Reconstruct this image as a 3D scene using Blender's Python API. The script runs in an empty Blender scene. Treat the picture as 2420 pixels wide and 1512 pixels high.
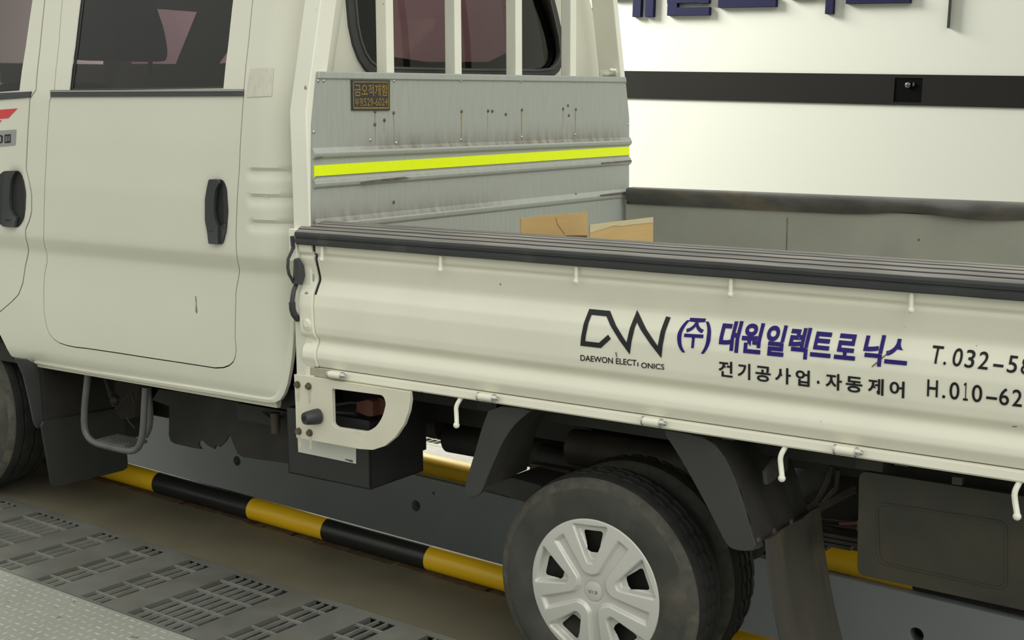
import bpy, bmesh, math, random
import numpy as np
from mathutils import Vector, Matrix
random.seed(7)
SC = bpy.context.scene
COL = SC.collection

# ------------------------------------------------------------------ camera, frames
# truck frame: x rearward (0 = bed headboard), y away from the near bed side, z up
F_PX = 3245.394
YAW, PITCH, ROLL = 0.6076625, 0.1614652, 0.0038855
CAM = np.array([2.47264349, -2.63206086, 1.4663215])
def cam_axes(y, p, r):
    f = np.array([-math.sin(y)*math.cos(p), math.cos(y)*math.cos(p), -math.sin(p)])
    rt = np.array([math.cos(y), math.sin(y), 0.])
    dn = np.cross(f, rt)
    return np.array([math.cos(r)*rt+math.sin(r)*dn, -math.sin(r)*rt+math.cos(r)*dn, f])
RC = cam_axes(YAW, PITCH, ROLL)
# floor plane in the truck frame (the bay floor falls a little, the unladen truck sits nose down)
AX, AY, FYAW = math.tan(math.radians(-2.38)), math.tan(math.radians(-1.91)), math.radians(0.96)
FO = np.array([0, 0, -AX*.817-AY*.09])
fn = np.array([-AX, -AY, 1.]); fn /= np.linalg.norm(fn)
fu = np.array([math.cos(FYAW), math.sin(FYAW), 0.]); fu -= fn*(fn@fu); fu /= np.linalg.norm(fu)
fv = np.cross(fn, fu)
# world frame (plumb with the back wall)
gz = np.array([.0237, .0165, 1.]); gz /= np.linalg.norm(gz)
gx = np.array([math.cos(FYAW), math.sin(FYAW), 0.]); gx -= gz*(gz@gx); gx /= np.linalg.norm(gx)
gy = np.cross(gz, gx)
WT = np.array([gx, gy, gz])                      # truck -> world
def ray(px, py): return RC.T @ np.array([(px-1210)/F_PX, (py-756)/F_PX, 1.])
def T(px, py, **k):                              # picture point on a truck-frame plane
    a, v = list(k.items())[0]; i = 'xyz'.index(a); d = ray(px, py)
    return CAM + d*(v-CAM[i])/d[i]
def Wp(px, py, y):                               # picture point on the world plane y
    c = WT@CAM; d = WT@ray(px, py); return c + d*(y-c[1])/d[1]
def FP(u, v, h=0.): return WT@(FO+fu*u+fv*v+fn*h)

cam = bpy.data.cameras.new('camera'); camo = bpy.data.objects.new('camera', cam); COL.objects.link(camo)
cam.sensor_width = 36; cam.lens = 36*F_PX/2420; cam.clip_start = .05
A = WT@RC.T
M4 = Matrix.Identity(4)
for i in range(3):
    M4[i][0], M4[i][1], M4[i][2], M4[i][3] = A[i, 0], -A[i, 1], -A[i, 2], (WT@CAM)[i]
camo.matrix_world = M4
SC.camera = camo

# ------------------------------------------------------------------ light
w = bpy.data.worlds.new('overcast'); SC.world = w; w.use_nodes = True
nt = w.node_tree; bg = nt.nodes['Background']
tc = nt.nodes.new('ShaderNodeTexCoord'); sx = nt.nodes.new('ShaderNodeSeparateXYZ'); rp = nt.nodes.new('ShaderNodeValToRGB')
mp = nt.nodes.new('ShaderNodeMapRange'); mp.inputs['From Min'].default_value = -.3; mp.inputs['From Max'].default_value = 1
nt.links.new(tc.outputs['Generated'], sx.inputs[0]); nt.links.new(sx.outputs['Z'], mp.inputs['Value']); nt.links.new(mp.outputs[0], rp.inputs[0]); nt.links.new(rp.outputs[0], bg.inputs['Color'])
rp.color_ramp.elements[0].position = .2; rp.color_ramp.elements[0].color = (.40, .41, .37, 1)
rp.color_ramp.elements[1].position = .75; rp.color_ramp.elements[1].color = (1, 1.0, .935, 1)
e = rp.color_ramp.elements.new(.32); e.color = (.56, .58, .52, 1)
bg.inputs['Strength'].default_value = 1.02
def area(name, loc, tgt, sx_, sy_, power, col):
    l = bpy.data.lights.new(name, 'AREA'); l.shape = 'RECTANGLE'; l.size = sx_; l.size_y = sy_; l.energy = power; l.color = col
    o = bpy.data.objects.new(name, l); COL.objects.link(o); o.location = loc
    o.rotation_euler = (Vector(tgt)-Vector(loc)).to_track_quat('-Z', 'Y').to_euler(); return o
area('left_wall_fill', (-4.7, 2.9, 4.0), (-2.4, 4.5, 1.5), 2.2, 1.6, 860, (1, 1, .93))  # added fill lamp out of view, brightens the left of the back wall
sun = bpy.data.lights.new('overcast_sun', 'SUN'); sun.energy = 1.30; sun.angle = math.radians(60); sun.color = (1, 1, .96)
so = bpy.data.objects.new('overcast_sun', sun); COL.objects.link(so)
so.rotation_euler = Vector((-.74, .30, -.66)).to_track_quat('-Z', 'Y').to_euler()
VS = SC.view_settings; VS.view_transform = 'Standard'; VS.look = 'None'; VS.gamma = 1; VS.exposure = 0.0; VS.use_curve_mapping = False

# ------------------------------------------------------------------ materials
MATS = {}
def mat(name, col, rough=.5, metal=0., var=.08, scale=6., dirt=None, dirt_amt=.0, dirt_scale=3., speck=None, speck_thr=.74, speck_scale=60., bump=0., bscale=200., stretch=(1, 1, 1), spec=.5, coat=0.):
    m = bpy.data.materials.new(name); m.use_nodes = True; n = m.node_tree.nodes; L = m.node_tree.links
    p = n['Principled BSDF']; p.inputs['Roughness'].default_value = rough; p.inputs['Metallic'].default_value = metal
    p.inputs['Specular IOR Level'].default_value = spec; p.inputs['Coat Weight'].default_value = coat
    t = n.new('ShaderNodeTexCoord'); mpn = n.new('ShaderNodeMapping'); mpn.inputs['Scale'].default_value = stretch
    L.new(t.outputs['Object'], mpn.inputs['Vector'])
    def noise(sc, det=4.):
        q = n.new('ShaderNodeTexNoise'); q.inputs['Scale'].default_value = sc; q.inputs['Detail'].default_value = det; L.new(mpn.outputs[0], q.inputs['Vector']); return q.outputs['Fac']
    def mix(fac, a, b):
        q = n.new('ShaderNodeMix'); q.data_type = 'RGBA'
        if isinstance(fac, float): q.inputs[0].default_value = fac
        else: L.new(fac, q.inputs[0])
        for i, c in ((6, a), (7, b)):
            if isinstance(c, tuple): q.inputs[i].default_value = (*c, 1)
            else: L.new(c, q.inputs[i])
        return q.outputs[2]
    def rng(s, a, b, lo=0., hi=1.):
        q = n.new('ShaderNodeMapRange'); q.inputs['From Min'].default_value = a; q.inputs['From Max'].default_value = b
        q.inputs['To Min'].default_value = lo; q.inputs['To Max'].default_value = hi; L.new(s, q.inputs['Value']); return q.outputs[0]
    c = mix(rng(noise(scale), .3, .7), tuple(x*(1-var) for x in col), tuple(min(1, x*(1+var)) for x in col))
    if dirt: c = mix(rng(noise(dirt_scale, 8.), .62-dirt_amt, .85-dirt_amt, 0, .9), c, dirt)
    if speck: c = mix(rng(noise(speck_scale, 2.), speck_thr, speck_thr+.03, 0, .8), c, speck)
    L.new(c, p.inputs['Base Color'])
    if bump:
        b = n.new('ShaderNodeBump'); b.inputs['Strength'].default_value = bump; b.inputs['Distance'].default_value = .002
        L.new(noise(bscale, 3.), b.inputs['Height']); L.new(b.outputs[0], p.inputs['Normal'])
    MATS[name] = m; return m
def glass(name, tint, rough=0.):
    m = bpy.data.materials.new(name); m.use_nodes = True; n = m.node_tree.nodes; L = m.node_tree.links
    out = n['Material Output']; n.remove(n['Principled BSDF'])
    tr = n.new('ShaderNodeBsdfTransparent'); tr.inputs[0].default_value = (*tint, 1)
    gl = n.new('ShaderNodeBsdfGlossy'); gl.inputs['Roughness'].default_value = rough
    fr = n.new('ShaderNodeFresnel'); fr.inputs[0].default_value = 1.62
    mx = n.new('ShaderNodeMixShader'); L.new(fr.outputs[0], mx.inputs[0]); L.new(tr.outputs[0], mx.inputs[1]); L.new(gl.outputs[0], mx.inputs[2]); L.new(mx.outputs[0], out.inputs['Surface'])
    MATS[name] = m; return m
WHITE = mat('cream_white_paint', (.675, .67, .565), .36, var=.02, scale=3, dirt=(.50, .47, .36), dirt_amt=-.06, dirt_scale=2.2, speck=(.16, .12, .07), speck_thr=.80, speck_scale=45, coat=.15)
BEDWHITE = mat('bed_white_paint', (.81, .79, .665), .38, var=.03, scale=5, dirt=(.45, .41, .30), dirt_amt=-.05, dirt_scale=4, speck=(.13, .10, .06), speck_thr=.755, speck_scale=38, coat=.1)
DIRTYWHITE = mat('stained_white_paint', (.68, .655, .53), .42, var=.05, scale=8, dirt=(.36, .29, .18), dirt_amt=.02, dirt_scale=9, speck=(.2, .11, .04), speck_thr=.73, speck_scale=60)
POSTWHITE = mat('chipped_white_paint', (.80, .795, .685), .4, var=.03, scale=6, speck=(.25, .15, .06), speck_thr=.735, speck_scale=34)
GALV = mat('blue_grey_steel', (.385, .405, .37), .48, .2, var=.05, scale=18, stretch=(1, 5, .6), dirt=(.24, .22, .17), dirt_amt=-.09, dirt_scale=2.5)
GALVDIRT = mat('grime_grey_steel', (.33, .35, .34), .5, .2, var=.18, scale=14, dirt=(.16, .13, .09), dirt_amt=.08, dirt_scale=6, stretch=(1, 3, 1))
GATEIN = mat('grey_gate_paint', (.305, .31, .265), .5, .1, var=.06, scale=7, dirt=(.2, .18, .13), dirt_amt=-.03, dirt_scale=3, speck=(.1, .08, .05), speck_thr=.75, speck_scale=30)
RUBBER = mat('black_rubber', (.035, .037, .038), .5, var=.15, scale=10, dirt=(.10, .09, .07), dirt_amt=-.02, dirt_scale=8, bump=.1)
RUBBERTOP = mat('dusty_black_rubber', (.21, .20, .18), .75, var=.3, scale=14, stretch=(.3, 6, 1), dirt=(.30, .275, .22), dirt_amt=.12, dirt_scale=9)
RUBBEROLD = mat('worn_black_rubber', (.06, .058, .053), .5, var=.35, scale=9, dirt=(.20, .15, .075), dirt_amt=.07, dirt_scale=3.2, stretch=(1, 1, 2.5))
TYRE = mat('dusty_tyre_rubber', (.05, .049, .043), .7, var=.25, scale=12, dirt=(.11, .10, .075), dirt_amt=.07, dirt_scale=7, bump=.2)
TREAD = mat('tyre_tread_rubber', (.022, .022, .02), .75, var=.2, scale=12, dirt=(.06, .055, .04), dirt_amt=.0, dirt_scale=10, bump=.3)
SHOULDER = mat('dusty_tyre_shoulder', (.07, .068, .055), .75, var=.25, scale=40, dirt=(.13, .12, .09), dirt_amt=.08, dirt_scale=30, bump=.3)
SILVER = mat('silver_plastic', (.60, .60, .555), .38, .22, var=.03, scale=8, dirt=(.32, .30, .25), dirt_amt=-.04, dirt_scale=5, speck=(.2, .18, .15), speck_thr=.78)
BLACKP = mat('black_plastic', (.03, .031, .033), .48, var=.1, scale=8)
CAVITY = mat('handle_recess_plastic', (.022, .022, .023), .55, var=.1)
HANDLE = mat('charcoal_handle_plastic', (.038, .041, .044), .42, var=.08, scale=9)
FENDER = mat('dark_grey_mudguard_plastic', (.041, .042, .041), .52, var=.1, scale=7, dirt=(.1, .085, .06), dirt_amt=-.01, dirt_scale=5)
FLAPDARK = mat('dark_flap_rubber', (.023, .0235, .0225), .55, var=.1, scale=7)
FENDERDIRT = mat('muddy_mudguard_plastic', (.04, .038, .034), .6, var=.25, scale=12, dirt=(.10, .075, .04), dirt_amt=.04, dirt_scale=7, stretch=(1, 1, .35), bump=.3, bscale=90)
FLAPDIRT = mat('muddy_rubber_flap', (.055, .05, .04), .62, var=.25, scale=10, dirt=(.17, .13, .07), dirt_amt=.06, dirt_scale=7, stretch=(1.5, 1.5, .25))
UNDER = mat('underbody_black', (.02, .0185, .016), .65, var=.3, scale=9, dirt=(.05, .04, .025), dirt_amt=.04, dirt_scale=6)
UNDERBROWN = mat('dusty_tank_metal', (.05, .043, .032), .6, .2, var=.2, scale=9, dirt=(.09, .07, .04), dirt_amt=.05, dirt_scale=5)
BOXBLACK = mat('black_battery_box', (.021, .021, .021), .5, var=.15, scale=7, dirt=(.075, .065, .045), dirt_amt=.0, dirt_scale=4)
PLATE = mat('dusty_grey_plate', (.027, .0265, .02), .6, var=.12, scale=5, dirt=(.07, .055, .027), dirt_amt=.08, dirt_scale=2.4)
TUBEGREY = mat('grey_painted_tube', (.12, .12, .115), .5, .2, var=.15, scale=14, dirt=(.07, .06, .04), dirt_amt=.0, dirt_scale=12)
CHROME = mat('zinc_bolt', (.55, .56, .54), .25, .9, var=.1, scale=30)
RUSTY = mat('rusty_bolt', (.15, .115, .08), .65, .4, var=.3, scale=60)
RUST = mat('rust_stain', (.25, .14, .05), .6, var=.3, scale=80)
GRIME = mat('dark_grime', (.13, .11, .085), .65, var=.35, scale=40)
YELLOWTAPE = mat('fluorescent_yellow_tape', (.82, 1.0, .0), .4, var=.04, scale=60, stretch=(1, 3, 1), speck=(.35, .36, .02), speck_thr=.74, speck_scale=40)
SEAL = mat('window_seal_rubber', (.045, .046, .046), .5, var=.1, scale=9)
MOLD = mat('belt_moulding_black', (.04, .042, .043), .38, var=.08, scale=9)
MOLDEDGE = mat('grey_moulding_edge', (.35, .35, .30), .35, .3, var=.05)
GAP = mat('door_gap_dark', (.012, .013, .011), .8, var=.1)
NAVY = mat('navy_lettering', (.022, .012, .16), .5, var=.04, spec=.25)
CHAR = mat('charcoal_lettering', (.013, .013, .015), .5, var=.05, spec=.25)
LOGO = mat('dark_grey_logo', (.02, .021, .022), .5, var=.1, scale=40, spec=.3)
RED = mat('red_decal', (.62, .045, .05), .4, var=.04)
GREYDECAL = mat('grey_decal', (.30, .31, .30), .4, var=.04)
BRASS = mat('gold_lettering', (.28, .19, .055), .42, .3, var=.1, scale=50)
PLAQUE = mat('black_plaque', (.035, .034, .032), .45, var=.1)
STICKER = mat('white_sticker', (.62, .62, .55), .4, var=.02)
CARD = mat('brown_cardboard', (.50, .345, .145), .75, var=.04, scale=9, stretch=(1, 1, 14))
CARDTAPE = mat('tan_packing_tape', (.55, .48, .31), .35, var=.05, scale=12)
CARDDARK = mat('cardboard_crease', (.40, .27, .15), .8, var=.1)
SEAT = mat('dark_seat_cloth', (.02, .019, .018), .85, var=.1)
CABIN = mat('cabin_trim', (.03, .028, .026), .8, var=.1)
REDBLOCK = mat('dusty_red_plastic', (.17, .06, .05), .55, var=.12, scale=20)
TINT = glass('tinted_glass', (.25, .19, .215))
TINTR = glass('tinted_rear_glass', (.155, .105, .112))
WALLW = mat('white_wall_panel', (.46, .465, .415), .5, var=.006, scale=1.5)
BAND = mat('charcoal_wall_band', (.011, .0105, .009), .6, var=.05, scale=3, spec=.1)
CAMBLK = mat('camera_housing_black', (.0015, .0015, .0015), .6, var=.1, spec=.05)
LENS = mat('camera_lens_glass', (.05, .045, .06), .08, var=.2, scale=60, coat=1)
SIGNBLUE = mat('navy_sign_face', (.012, .012, .038), .55, var=.04, spec=.1)
SIGNGREY = mat('grey_sign_bar', (.045, .047, .042), .5, var=.05, spec=.2)
CONC = mat('dusty_concrete', (.155, .136, .085), .8, var=.12, scale=5, dirt=(.075, .06, .04), dirt_amt=.03, dirt_scale=2.5, speck=(.22, .2, .15), speck_thr=.70, speck_scale=160, bump=.35, bscale=260)
CONCL = mat('pale_concrete', (.27, .262, .235), .8, var=.12, scale=40, dirt=(.2, .19, .17), dirt_amt=.05, dirt_scale=60, bump=.35, bscale=260)
PITGREY = mat('pit_grey_paint', (.42, .45, .46), .45, var=.06, scale=3, dirt=(.33, .345, .34), dirt_amt=-.02, dirt_scale=2, speck=(.6, .62, .62), speck_thr=.80, speck_scale=50)
GRATE = mat('worn_steel_grate', (.195, .197, .175), .45, .35, var=.18, scale=6, dirt=(.17, .15, .11), dirt_amt=.10, dirt_scale=4)
GRATEBAR = mat('steel_grate_bar', (.36, .36, .32), .4, .5, var=.15, scale=12)
DRAIN = mat('drain_channel_grey', (.065, .07, .07), .6, var=.2, scale=9)
DIAMOND = mat('white_tread_plate', (.285, .295, .255), .5, var=.06, scale=3, dirt=(.23, .215, .165), dirt_amt=.02, dirt_scale=5, speck=(.12, .08, .04), speck_thr=.70, speck_scale=26)
DIAMONDLUG = mat('worn_tread_lug', (.36, .36, .30), .42, var=.22, scale=30)
YPIPE = mat('yellow_pipe_paint', (.86, .52, .012), .38, var=.06, scale=7, dirt=(.18, .12, .03), dirt_amt=-.02, dirt_scale=9, stretch=(.5, 3, 3), coat=.2)
KPIPE = mat('black_pipe_paint', (.02, .02, .019), .33, var=.1, scale=7, dirt=(.06, .05, .03), dirt_amt=-.02, dirt_scale=8)

# ------------------------------------------------------------------ mesh helpers
def link(name, me, parent=None, mats=()):
    o = bpy.data.objects.new(name, me); COL.objects.link(o)
    for m in mats: me.materials.append(m)
    if parent is not None: o.parent = parent
    return o
class MB:
    def __init__(s): s.v = []; s.f = []; s.mi = []; s.xf = None
    def add(s, vs, fs, mi=0):
        k = len(s.v); s.v += [tuple(map(float, v)) for v in vs]; s.f += [tuple(i+k for i in f) for f in fs]; s.mi += [mi]*len(fs); return s
    def box(s, x0, x1, y0, y1, z0, z1, mi=0):
        return s.add([(x, y, z) for x in (x0, x1) for y in (y0, y1) for z in (z0, z1)], [(0, 1, 3, 2), (4, 6, 7, 5), (0, 4, 5, 1), (2, 3, 7, 6), (0, 2, 6, 4), (1, 5, 7, 3)], mi)
    def hexa(s, a, b, mi=0):                      # two quads a, b (same winding)
        return s.add(list(a)+list(b), [(3, 2, 1, 0), (4, 5, 6, 7)]+[(i, (i+1) % 4, 4+(i+1) % 4, 4+i) for i in range(4)], mi)
    def loft(s, rings, mi=0, caps=True, closed=True):
        n = len(rings[0]); vs = [p for r in rings for p in r]; fs = []
        for k in range(len(rings)-1):
            for i in range(n if closed else n-1):
                j = (i+1) % n; fs.append((k*n+i, k*n+j, (k+1)*n+j, (k+1)*n+i))
        if caps and closed: fs += [tuple(range(n-1, -1, -1)), tuple(range((len(rings)-1)*n, len(rings)*n))]
        return s.add(vs, fs, mi)
    def tube(s, pts, r, seg=10, mi=0, caps=True):
        P = [Vector(p) for p in pts]; rr = r if isinstance(r, (list, tuple)) else [r]*len(P)
        rings = []; up = None
        for i, p in enumerate(P):
            d = (P[min(i+1, len(P)-1)]-P[max(i-1, 0)]).normalized()
            if up is None: up = d.orthogonal().normalized()
            up = (up-d*up.dot(d)).normalized(); sd = d.cross(up)
            rings.append([p+(up*math.cos(a)+sd*math.sin(a))*rr[i] for a in [2*math.pi*k/seg for k in range(seg)]])
        return s.loft(rings, mi, caps)
    def lathe_y(s, prof, c, seg=48, mi=0, closed=False, f=None):   # prof (radius, y)
        rings = []
        for k in range(seg):
            a = 2*math.pi*k/seg; rings.append([(c[0]+(r-(f(k, i) if f else 0))*math.cos(a), c[1]+y, c[2]+(r-(f(k, i) if f else 0))*math.sin(a)) for i, (r, y) in enumerate(prof)])
        n = len(prof); vs = [p for r in rings for p in r]; fs = []
        for k in range(seg):
            k2 = (k+1) % seg
            for i in range(n if closed else n-1):
                j = (i+1) % n; fs.append((k*n+i, k*n+j, k2*n+j, k2*n+i))
        return s.add(vs, fs, mi)
    def ball(s, c, r, mi=0, n=8, sc=(1, 1, 1)):
        rings = []
        for i in range(1, n):
            t = math.pi*i/n; rings.append([(c[0]+sc[0]*r*math.sin(t)*math.cos(2*math.pi*k/12), c[1]+sc[1]*r*math.sin(t)*math.sin(2*math.pi*k/12), c[2]+sc[2]*r*math.cos(t)) for k in range(12)])
        return s.loft(rings, mi, True)
    def build(s, name, m, parent=None, bevel=0, angle=35, smooth=True, world=False):
        me = bpy.data.meshes.new(name); me.from_pydata(s.v, [], s.f); me.update()
        ms = m if isinstance(m, (list, tuple)) else [m]
        o = link(name, me, parent, ms)
        for p, i in zip(me.polygons, s.mi): p.material_index = i
        bm = bmesh.new(); bm.from_mesh(me); bmesh.ops.recalc_face_normals(bm, faces=bm.faces); bm.to_mesh(me); bm.free()
        finish(o, bevel, angle, smooth); return o
def finish(o, bevel=0, angle=35, smooth=True):
    me = o.data
    if smooth:
        for p in me.polygons: p.use_smooth = True
        me.set_sharp_from_angle(angle=math.radians(angle))
    if bevel:
        b = o.modifiers.new('bevel', 'BEVEL'); b.width = bevel; b.segments = 2; b.limit_method = 'ANGLE'; b.angle_limit = math.radians(40); b.harden_normals = True
def sheet(name, outer, holes, fmap, m, parent, thick, du=None, dw=None, us=None, ws=None, angle=38, bevel=0, flat=False):
    """flat outline (u, w) with holes, cut along a grid, mapped to 3D by fmap(u, w) -> point; thick = vector pushed back"""
    bm = bmesh.new()
    def loop(pts):
        vs = [bm.verts.new((p[0], p[1], 0)) for p in pts]; return [bm.edges.new((vs[i], vs[(i+1) % len(vs)])) for i in range(len(vs))]
    es = loop(outer)
    for h in holes: es += loop(h)
    bmesh.ops.triangle_fill(bm, use_beauty=True, use_dissolve=False, edges=es, normal=(0, 0, 1))
    u0, u1 = min(p[0] for p in outer), max(p[0] for p in outer); w0, w1 = min(p[1] for p in outer), max(p[1] for p in outer)
    cu = list(us or []); cw = list(ws or [])
    if du: cu += [u0+du*k for k in range(1, int((u1-u0)/du)+1)]
    if dw: cw += [w0+dw*k for k in range(1, int((w1-w0)/dw)+1)]
    for c in cu: bmesh.ops.bisect_plane(bm, geom=bm.verts[:]+bm.edges[:]+bm.faces[:], dist=1e-6, plane_co=(c, 0, 0), plane_no=(1, 0, 0))
    for c in cw: bmesh.ops.bisect_plane(bm, geom=bm.verts[:]+bm.edges[:]+bm.faces[:], dist=1e-6, plane_co=(0, c, 0), plane_no=(0, 1, 0))
    if flat: bmesh.ops.dissolve_limit(bm, angle_limit=.01, verts=bm.verts[:], edges=[e for e in bm.edges if len(e.link_faces) == 2])
    for v in bm.verts: v.co = Vector(fmap(v.co.x, v.co.y))
    if thick is not None:
        t = Vector(thick); back = {v: bm.verts.new(v.co+t) for v in bm.verts[:]}
        fs = bm.faces[:]; be = [e for e in bm.edges if len(e.link_faces) == 1]
        for f in fs: bm.faces.new([back[v] for v in reversed(f.verts)])
        for e in be:
            f = e.link_faces[0]
            try: bm.faces.new([e.verts[0], e.verts[1], back[e.verts[1]], back[e.verts[0]]])
            except ValueError: pass
        bmesh.ops.recalc_face_normals(bm, faces=bm.faces)
    me = bpy.data.meshes.new(name); bm.to_mesh(me); bm.free()
    o = link(name, me, parent, m if isinstance(m, (list, tuple)) else [m]); finish(o, bevel, angle); return o
def smooth_poly(pts, n=3):
    """Chaikin corner cutting of a closed outline"""
    for _ in range(n):
        q = []
        for i in range(len(pts)):
            a, b = pts[i], pts[(i+1) % len(pts)]
            q += [(a[0]*.75+b[0]*.25, a[1]*.75+b[1]*.25), (a[0]*.25+b[0]*.75, a[1]*.25+b[1]*.75)]
        pts = q
    return pts
def rounded(pts, r, n=6):
    """closed outline with each corner rounded by radius r (or per-corner list)"""
    out = []; N = len(pts)
    for i in range(N):
        rr = r[i] if isinstance(r, (list, tuple)) else r
        p = Vector(pts[i]); a = Vector(pts[i-1])-p; b = Vector(pts[(i+1) % N])-p
        d = min(rr, a.length*.48, b.length*.48)
        if d < 1e-5: out.append(tuple(p)); continue
        A_, B_ = p+a.normalized()*d, p+b.normalized()*d
        for k in range(n+1):
            t = k/n; q = A_*(1-t)**2+p*2*t*(1-t)+B_*t*t; out.append(tuple(q))
    return out
def open_smooth(pts, n=2):
    for _ in range(n):
        q = [pts[0]]
        for p0_, p1_ in zip(pts, pts[1:]): q += [tuple(u*.75+v*.25 for u, v in zip(p0_, p1_)), tuple(u*.25+v*.75 for u, v in zip(p0_, p1_))]
        pts = q+[pts[-1]]
    return pts
def lerp_tab(tab, z):
    if z <= tab[0][0]: return tab[0][1]
    for (a, va), (b, vb) in zip(tab, tab[1:]):
        if z <= b: return va+(vb-va)*(z-a)/(b-a)
    return tab[-1][1]
def sstep(a, b, x):
    t = min(1, max(0, (x-a)/(b-a))); return t*t*(3-2*t)
def text_mesh(s, offset=0.):
    c = bpy.data.curves.new('lettering', 'FONT'); c.body = s; c.size = 1; c.offset = offset
    o = bpy.data.objects.new('lettering', c); COL.objects.link(o); bpy.context.view_layer.update()
    dg = bpy.context.evaluated_depsgraph_get(); me = bpy.data.meshes.new_from_object(o.evaluated_get(dg))
    bpy.data.objects.remove(o); bpy.data.curves.remove(c); return me
def text_part(name, s, box, m, parent, fmap, offset=0., shear=0., cuts=(), slope=0.):
    """lettering laid into box (u0, u1, w0, w1) then mapped onto a surface"""
    me = text_mesh(s, offset); bm = bmesh.new(); bm.from_mesh(me)
    xs = [v.co.x for v in bm.verts]; ys = [v.co.y for v in bm.verts]; a, b, c, d = min(xs), max(xs), min(ys), max(ys)
    u0, u1, w0, w1 = box
    for v in bm.verts:
        tu = (v.co.x-a)/(b-a); tw = (v.co.y-c)/(d-c); v.co = Vector((u0+(u1-u0)*tu+shear*(tw-.5)*(w1-w0), w0+(w1-w0)*tw+slope*tu, 0))
    for z in cuts: bmesh.ops.bisect_plane(bm, geom=bm.verts[:]+bm.edges[:]+bm.faces[:], dist=1e-6, plane_co=(0, z, 0), plane_no=(0, 1, 0))
    for v in bm.verts: v.co = Vector(fmap(v.co.x, v.co.y))
    bm.to_mesh(me); bm.free(); me.name = name; me.materials.clear(); return link(name, me, parent, [m])
def ribbon(pts, wd):
    """closed outline of a mitred stroke through 2D pts"""
    P = [Vector(p) for p in pts]; Lf, Rt = [], []
    for i, p in enumerate(P):
        d0 = (p-P[i-1]).normalized() if i else None; d1 = (P[i+1]-p).normalized() if i < len(P)-1 else None
        if d0 is None: nrm, k = Vector((-d1.y, d1.x)), 1
        elif d1 is None: nrm, k = Vector((-d0.y, d0.x)), 1
        else:
            nrm = Vector((-d0.y-d1.y, d0.x+d1.x)).normalized(); k = min(2.6, 1/max(.25, nrm.dot(Vector((-d0.y, d0.x)))))
        Lf.append(p+nrm*wd*k/2); Rt.append(p-nrm*wd*k/2)
    return [tuple(p) for p in Lf], [tuple(p) for p in Rt]
def thing(name, label, cat, group=None, loc=None, mw=None):
    o = bpy.data.objects.new(name, None); COL.objects.link(o); o.empty_display_size = .1
    if loc is not None: o.location = loc
    if mw is not None: o.matrix_world = mw
    return tag(o, label, cat, group)
def tag(o, label, cat, group=None):
    o['label'] = label; o['category'] = cat
    if group: o['group'] = group
    return o
def structure(o, label=None, cat=None):
    o['kind'] = 'structure'
    if label: o['label'] = label
    if cat: o['category'] = cat
    return o
def world_mb(mb, fn_):
    mb.v = [tuple(fn_(*p)) for p in mb.v]; return mb
TM = Matrix.Identity(4)
for i in range(3):
    for j in range(3): TM[i][j] = WT[i, j]
# ------------------------------------------------------------------ bay floor, pit and pipes  (floor frame: u along the pit, v away, h up)
UL, UR = -7.5, 5.5
PITN, PITF = .575, 1.39
mb = MB(); mb.box(UL, UR, -5, -.283, -.06, 0)
du = .03
lug = []
for i in range(int((1.3+1.7)/du)):
    for j in range(24):
        u, v = -1.7+i*du, -.30-j*du
        a = 0 if (i+j) % 2 else math.pi/2
        ca, sa = math.cos(a), math.sin(a); L_, W_ = .0125, .0032
        q = [(L_, 0), (L_*.4, W_), (-L_*.4, W_), (-L_, 0), (-L_*.4, -W_), (L_*.4, -W_)]
        base = [(u+x*ca-y*sa, v+x*sa+y*ca, .0002) for x, y in q]; top = [(u+(x*ca-y*sa)*.55, v+(x*sa+y*ca)*.55, .0017) for x, y in q]
        mb.loft([base, top], 1)
structure(world_mb(mb, FP).build('floor', [DIAMOND, DIAMONDLUG]))
mb = MB(); mb.box(UL, UR, .175, PITN, -.06, 0)
nearfloor = structure(world_mb(mb, FP).build('floor', CONC))
mb = MB(); mb.box(UL, UR, PITF+.056, 1.80, -.06, 0)
structure(world_mb(mb, FP).build('floor', CONCL))
mb = MB(); mb.box(UL, UR, 2.26, 4.9, -.06, 0)
structure(world_mb(mb, FP).build('floor', DIAMOND))
mb = MB(); mb.box(UL, UR, PITN-.06, PITF+.06, -1.26, -1.2)
structure(world_mb(mb, FP).build('floor_pit', CONC))
mb = MB(); mb.box(UL, UR, PITN-.06, PITN, -1.2, -.06)
structure(world_mb(mb, FP).build('wall_pit_near', PITGREY))
def circ(cu, cw, r, n=14, sq=1.): return [(cu+r*math.cos(2*math.pi*k/n), cw+r*sq*math.sin(2*math.pi*k/n)) for k in range(n)]
holes = [(-1.706, -.125, .021), (-.743, -.122, .022), (.24, -.125, .022), (1.218, -.128, .024), (-.66, -.055, .006)]
o = sheet('wall_pit_far', [(UL, -1.2), (UR, -1.2), (UR, -.002), (UL, -.002)], [circ(*h) for h in holes], lambda a, b: FP(a, PITF, b), PITGREY, None, tuple(WT@(fv*.055)))
structure(o)
mb = MB(); mb.box(UL, UR, PITF+.056, PITF+.06, -1.2, -.06)
structure(world_mb(mb, FP).build('wall_pit_far', GAP))
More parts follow.
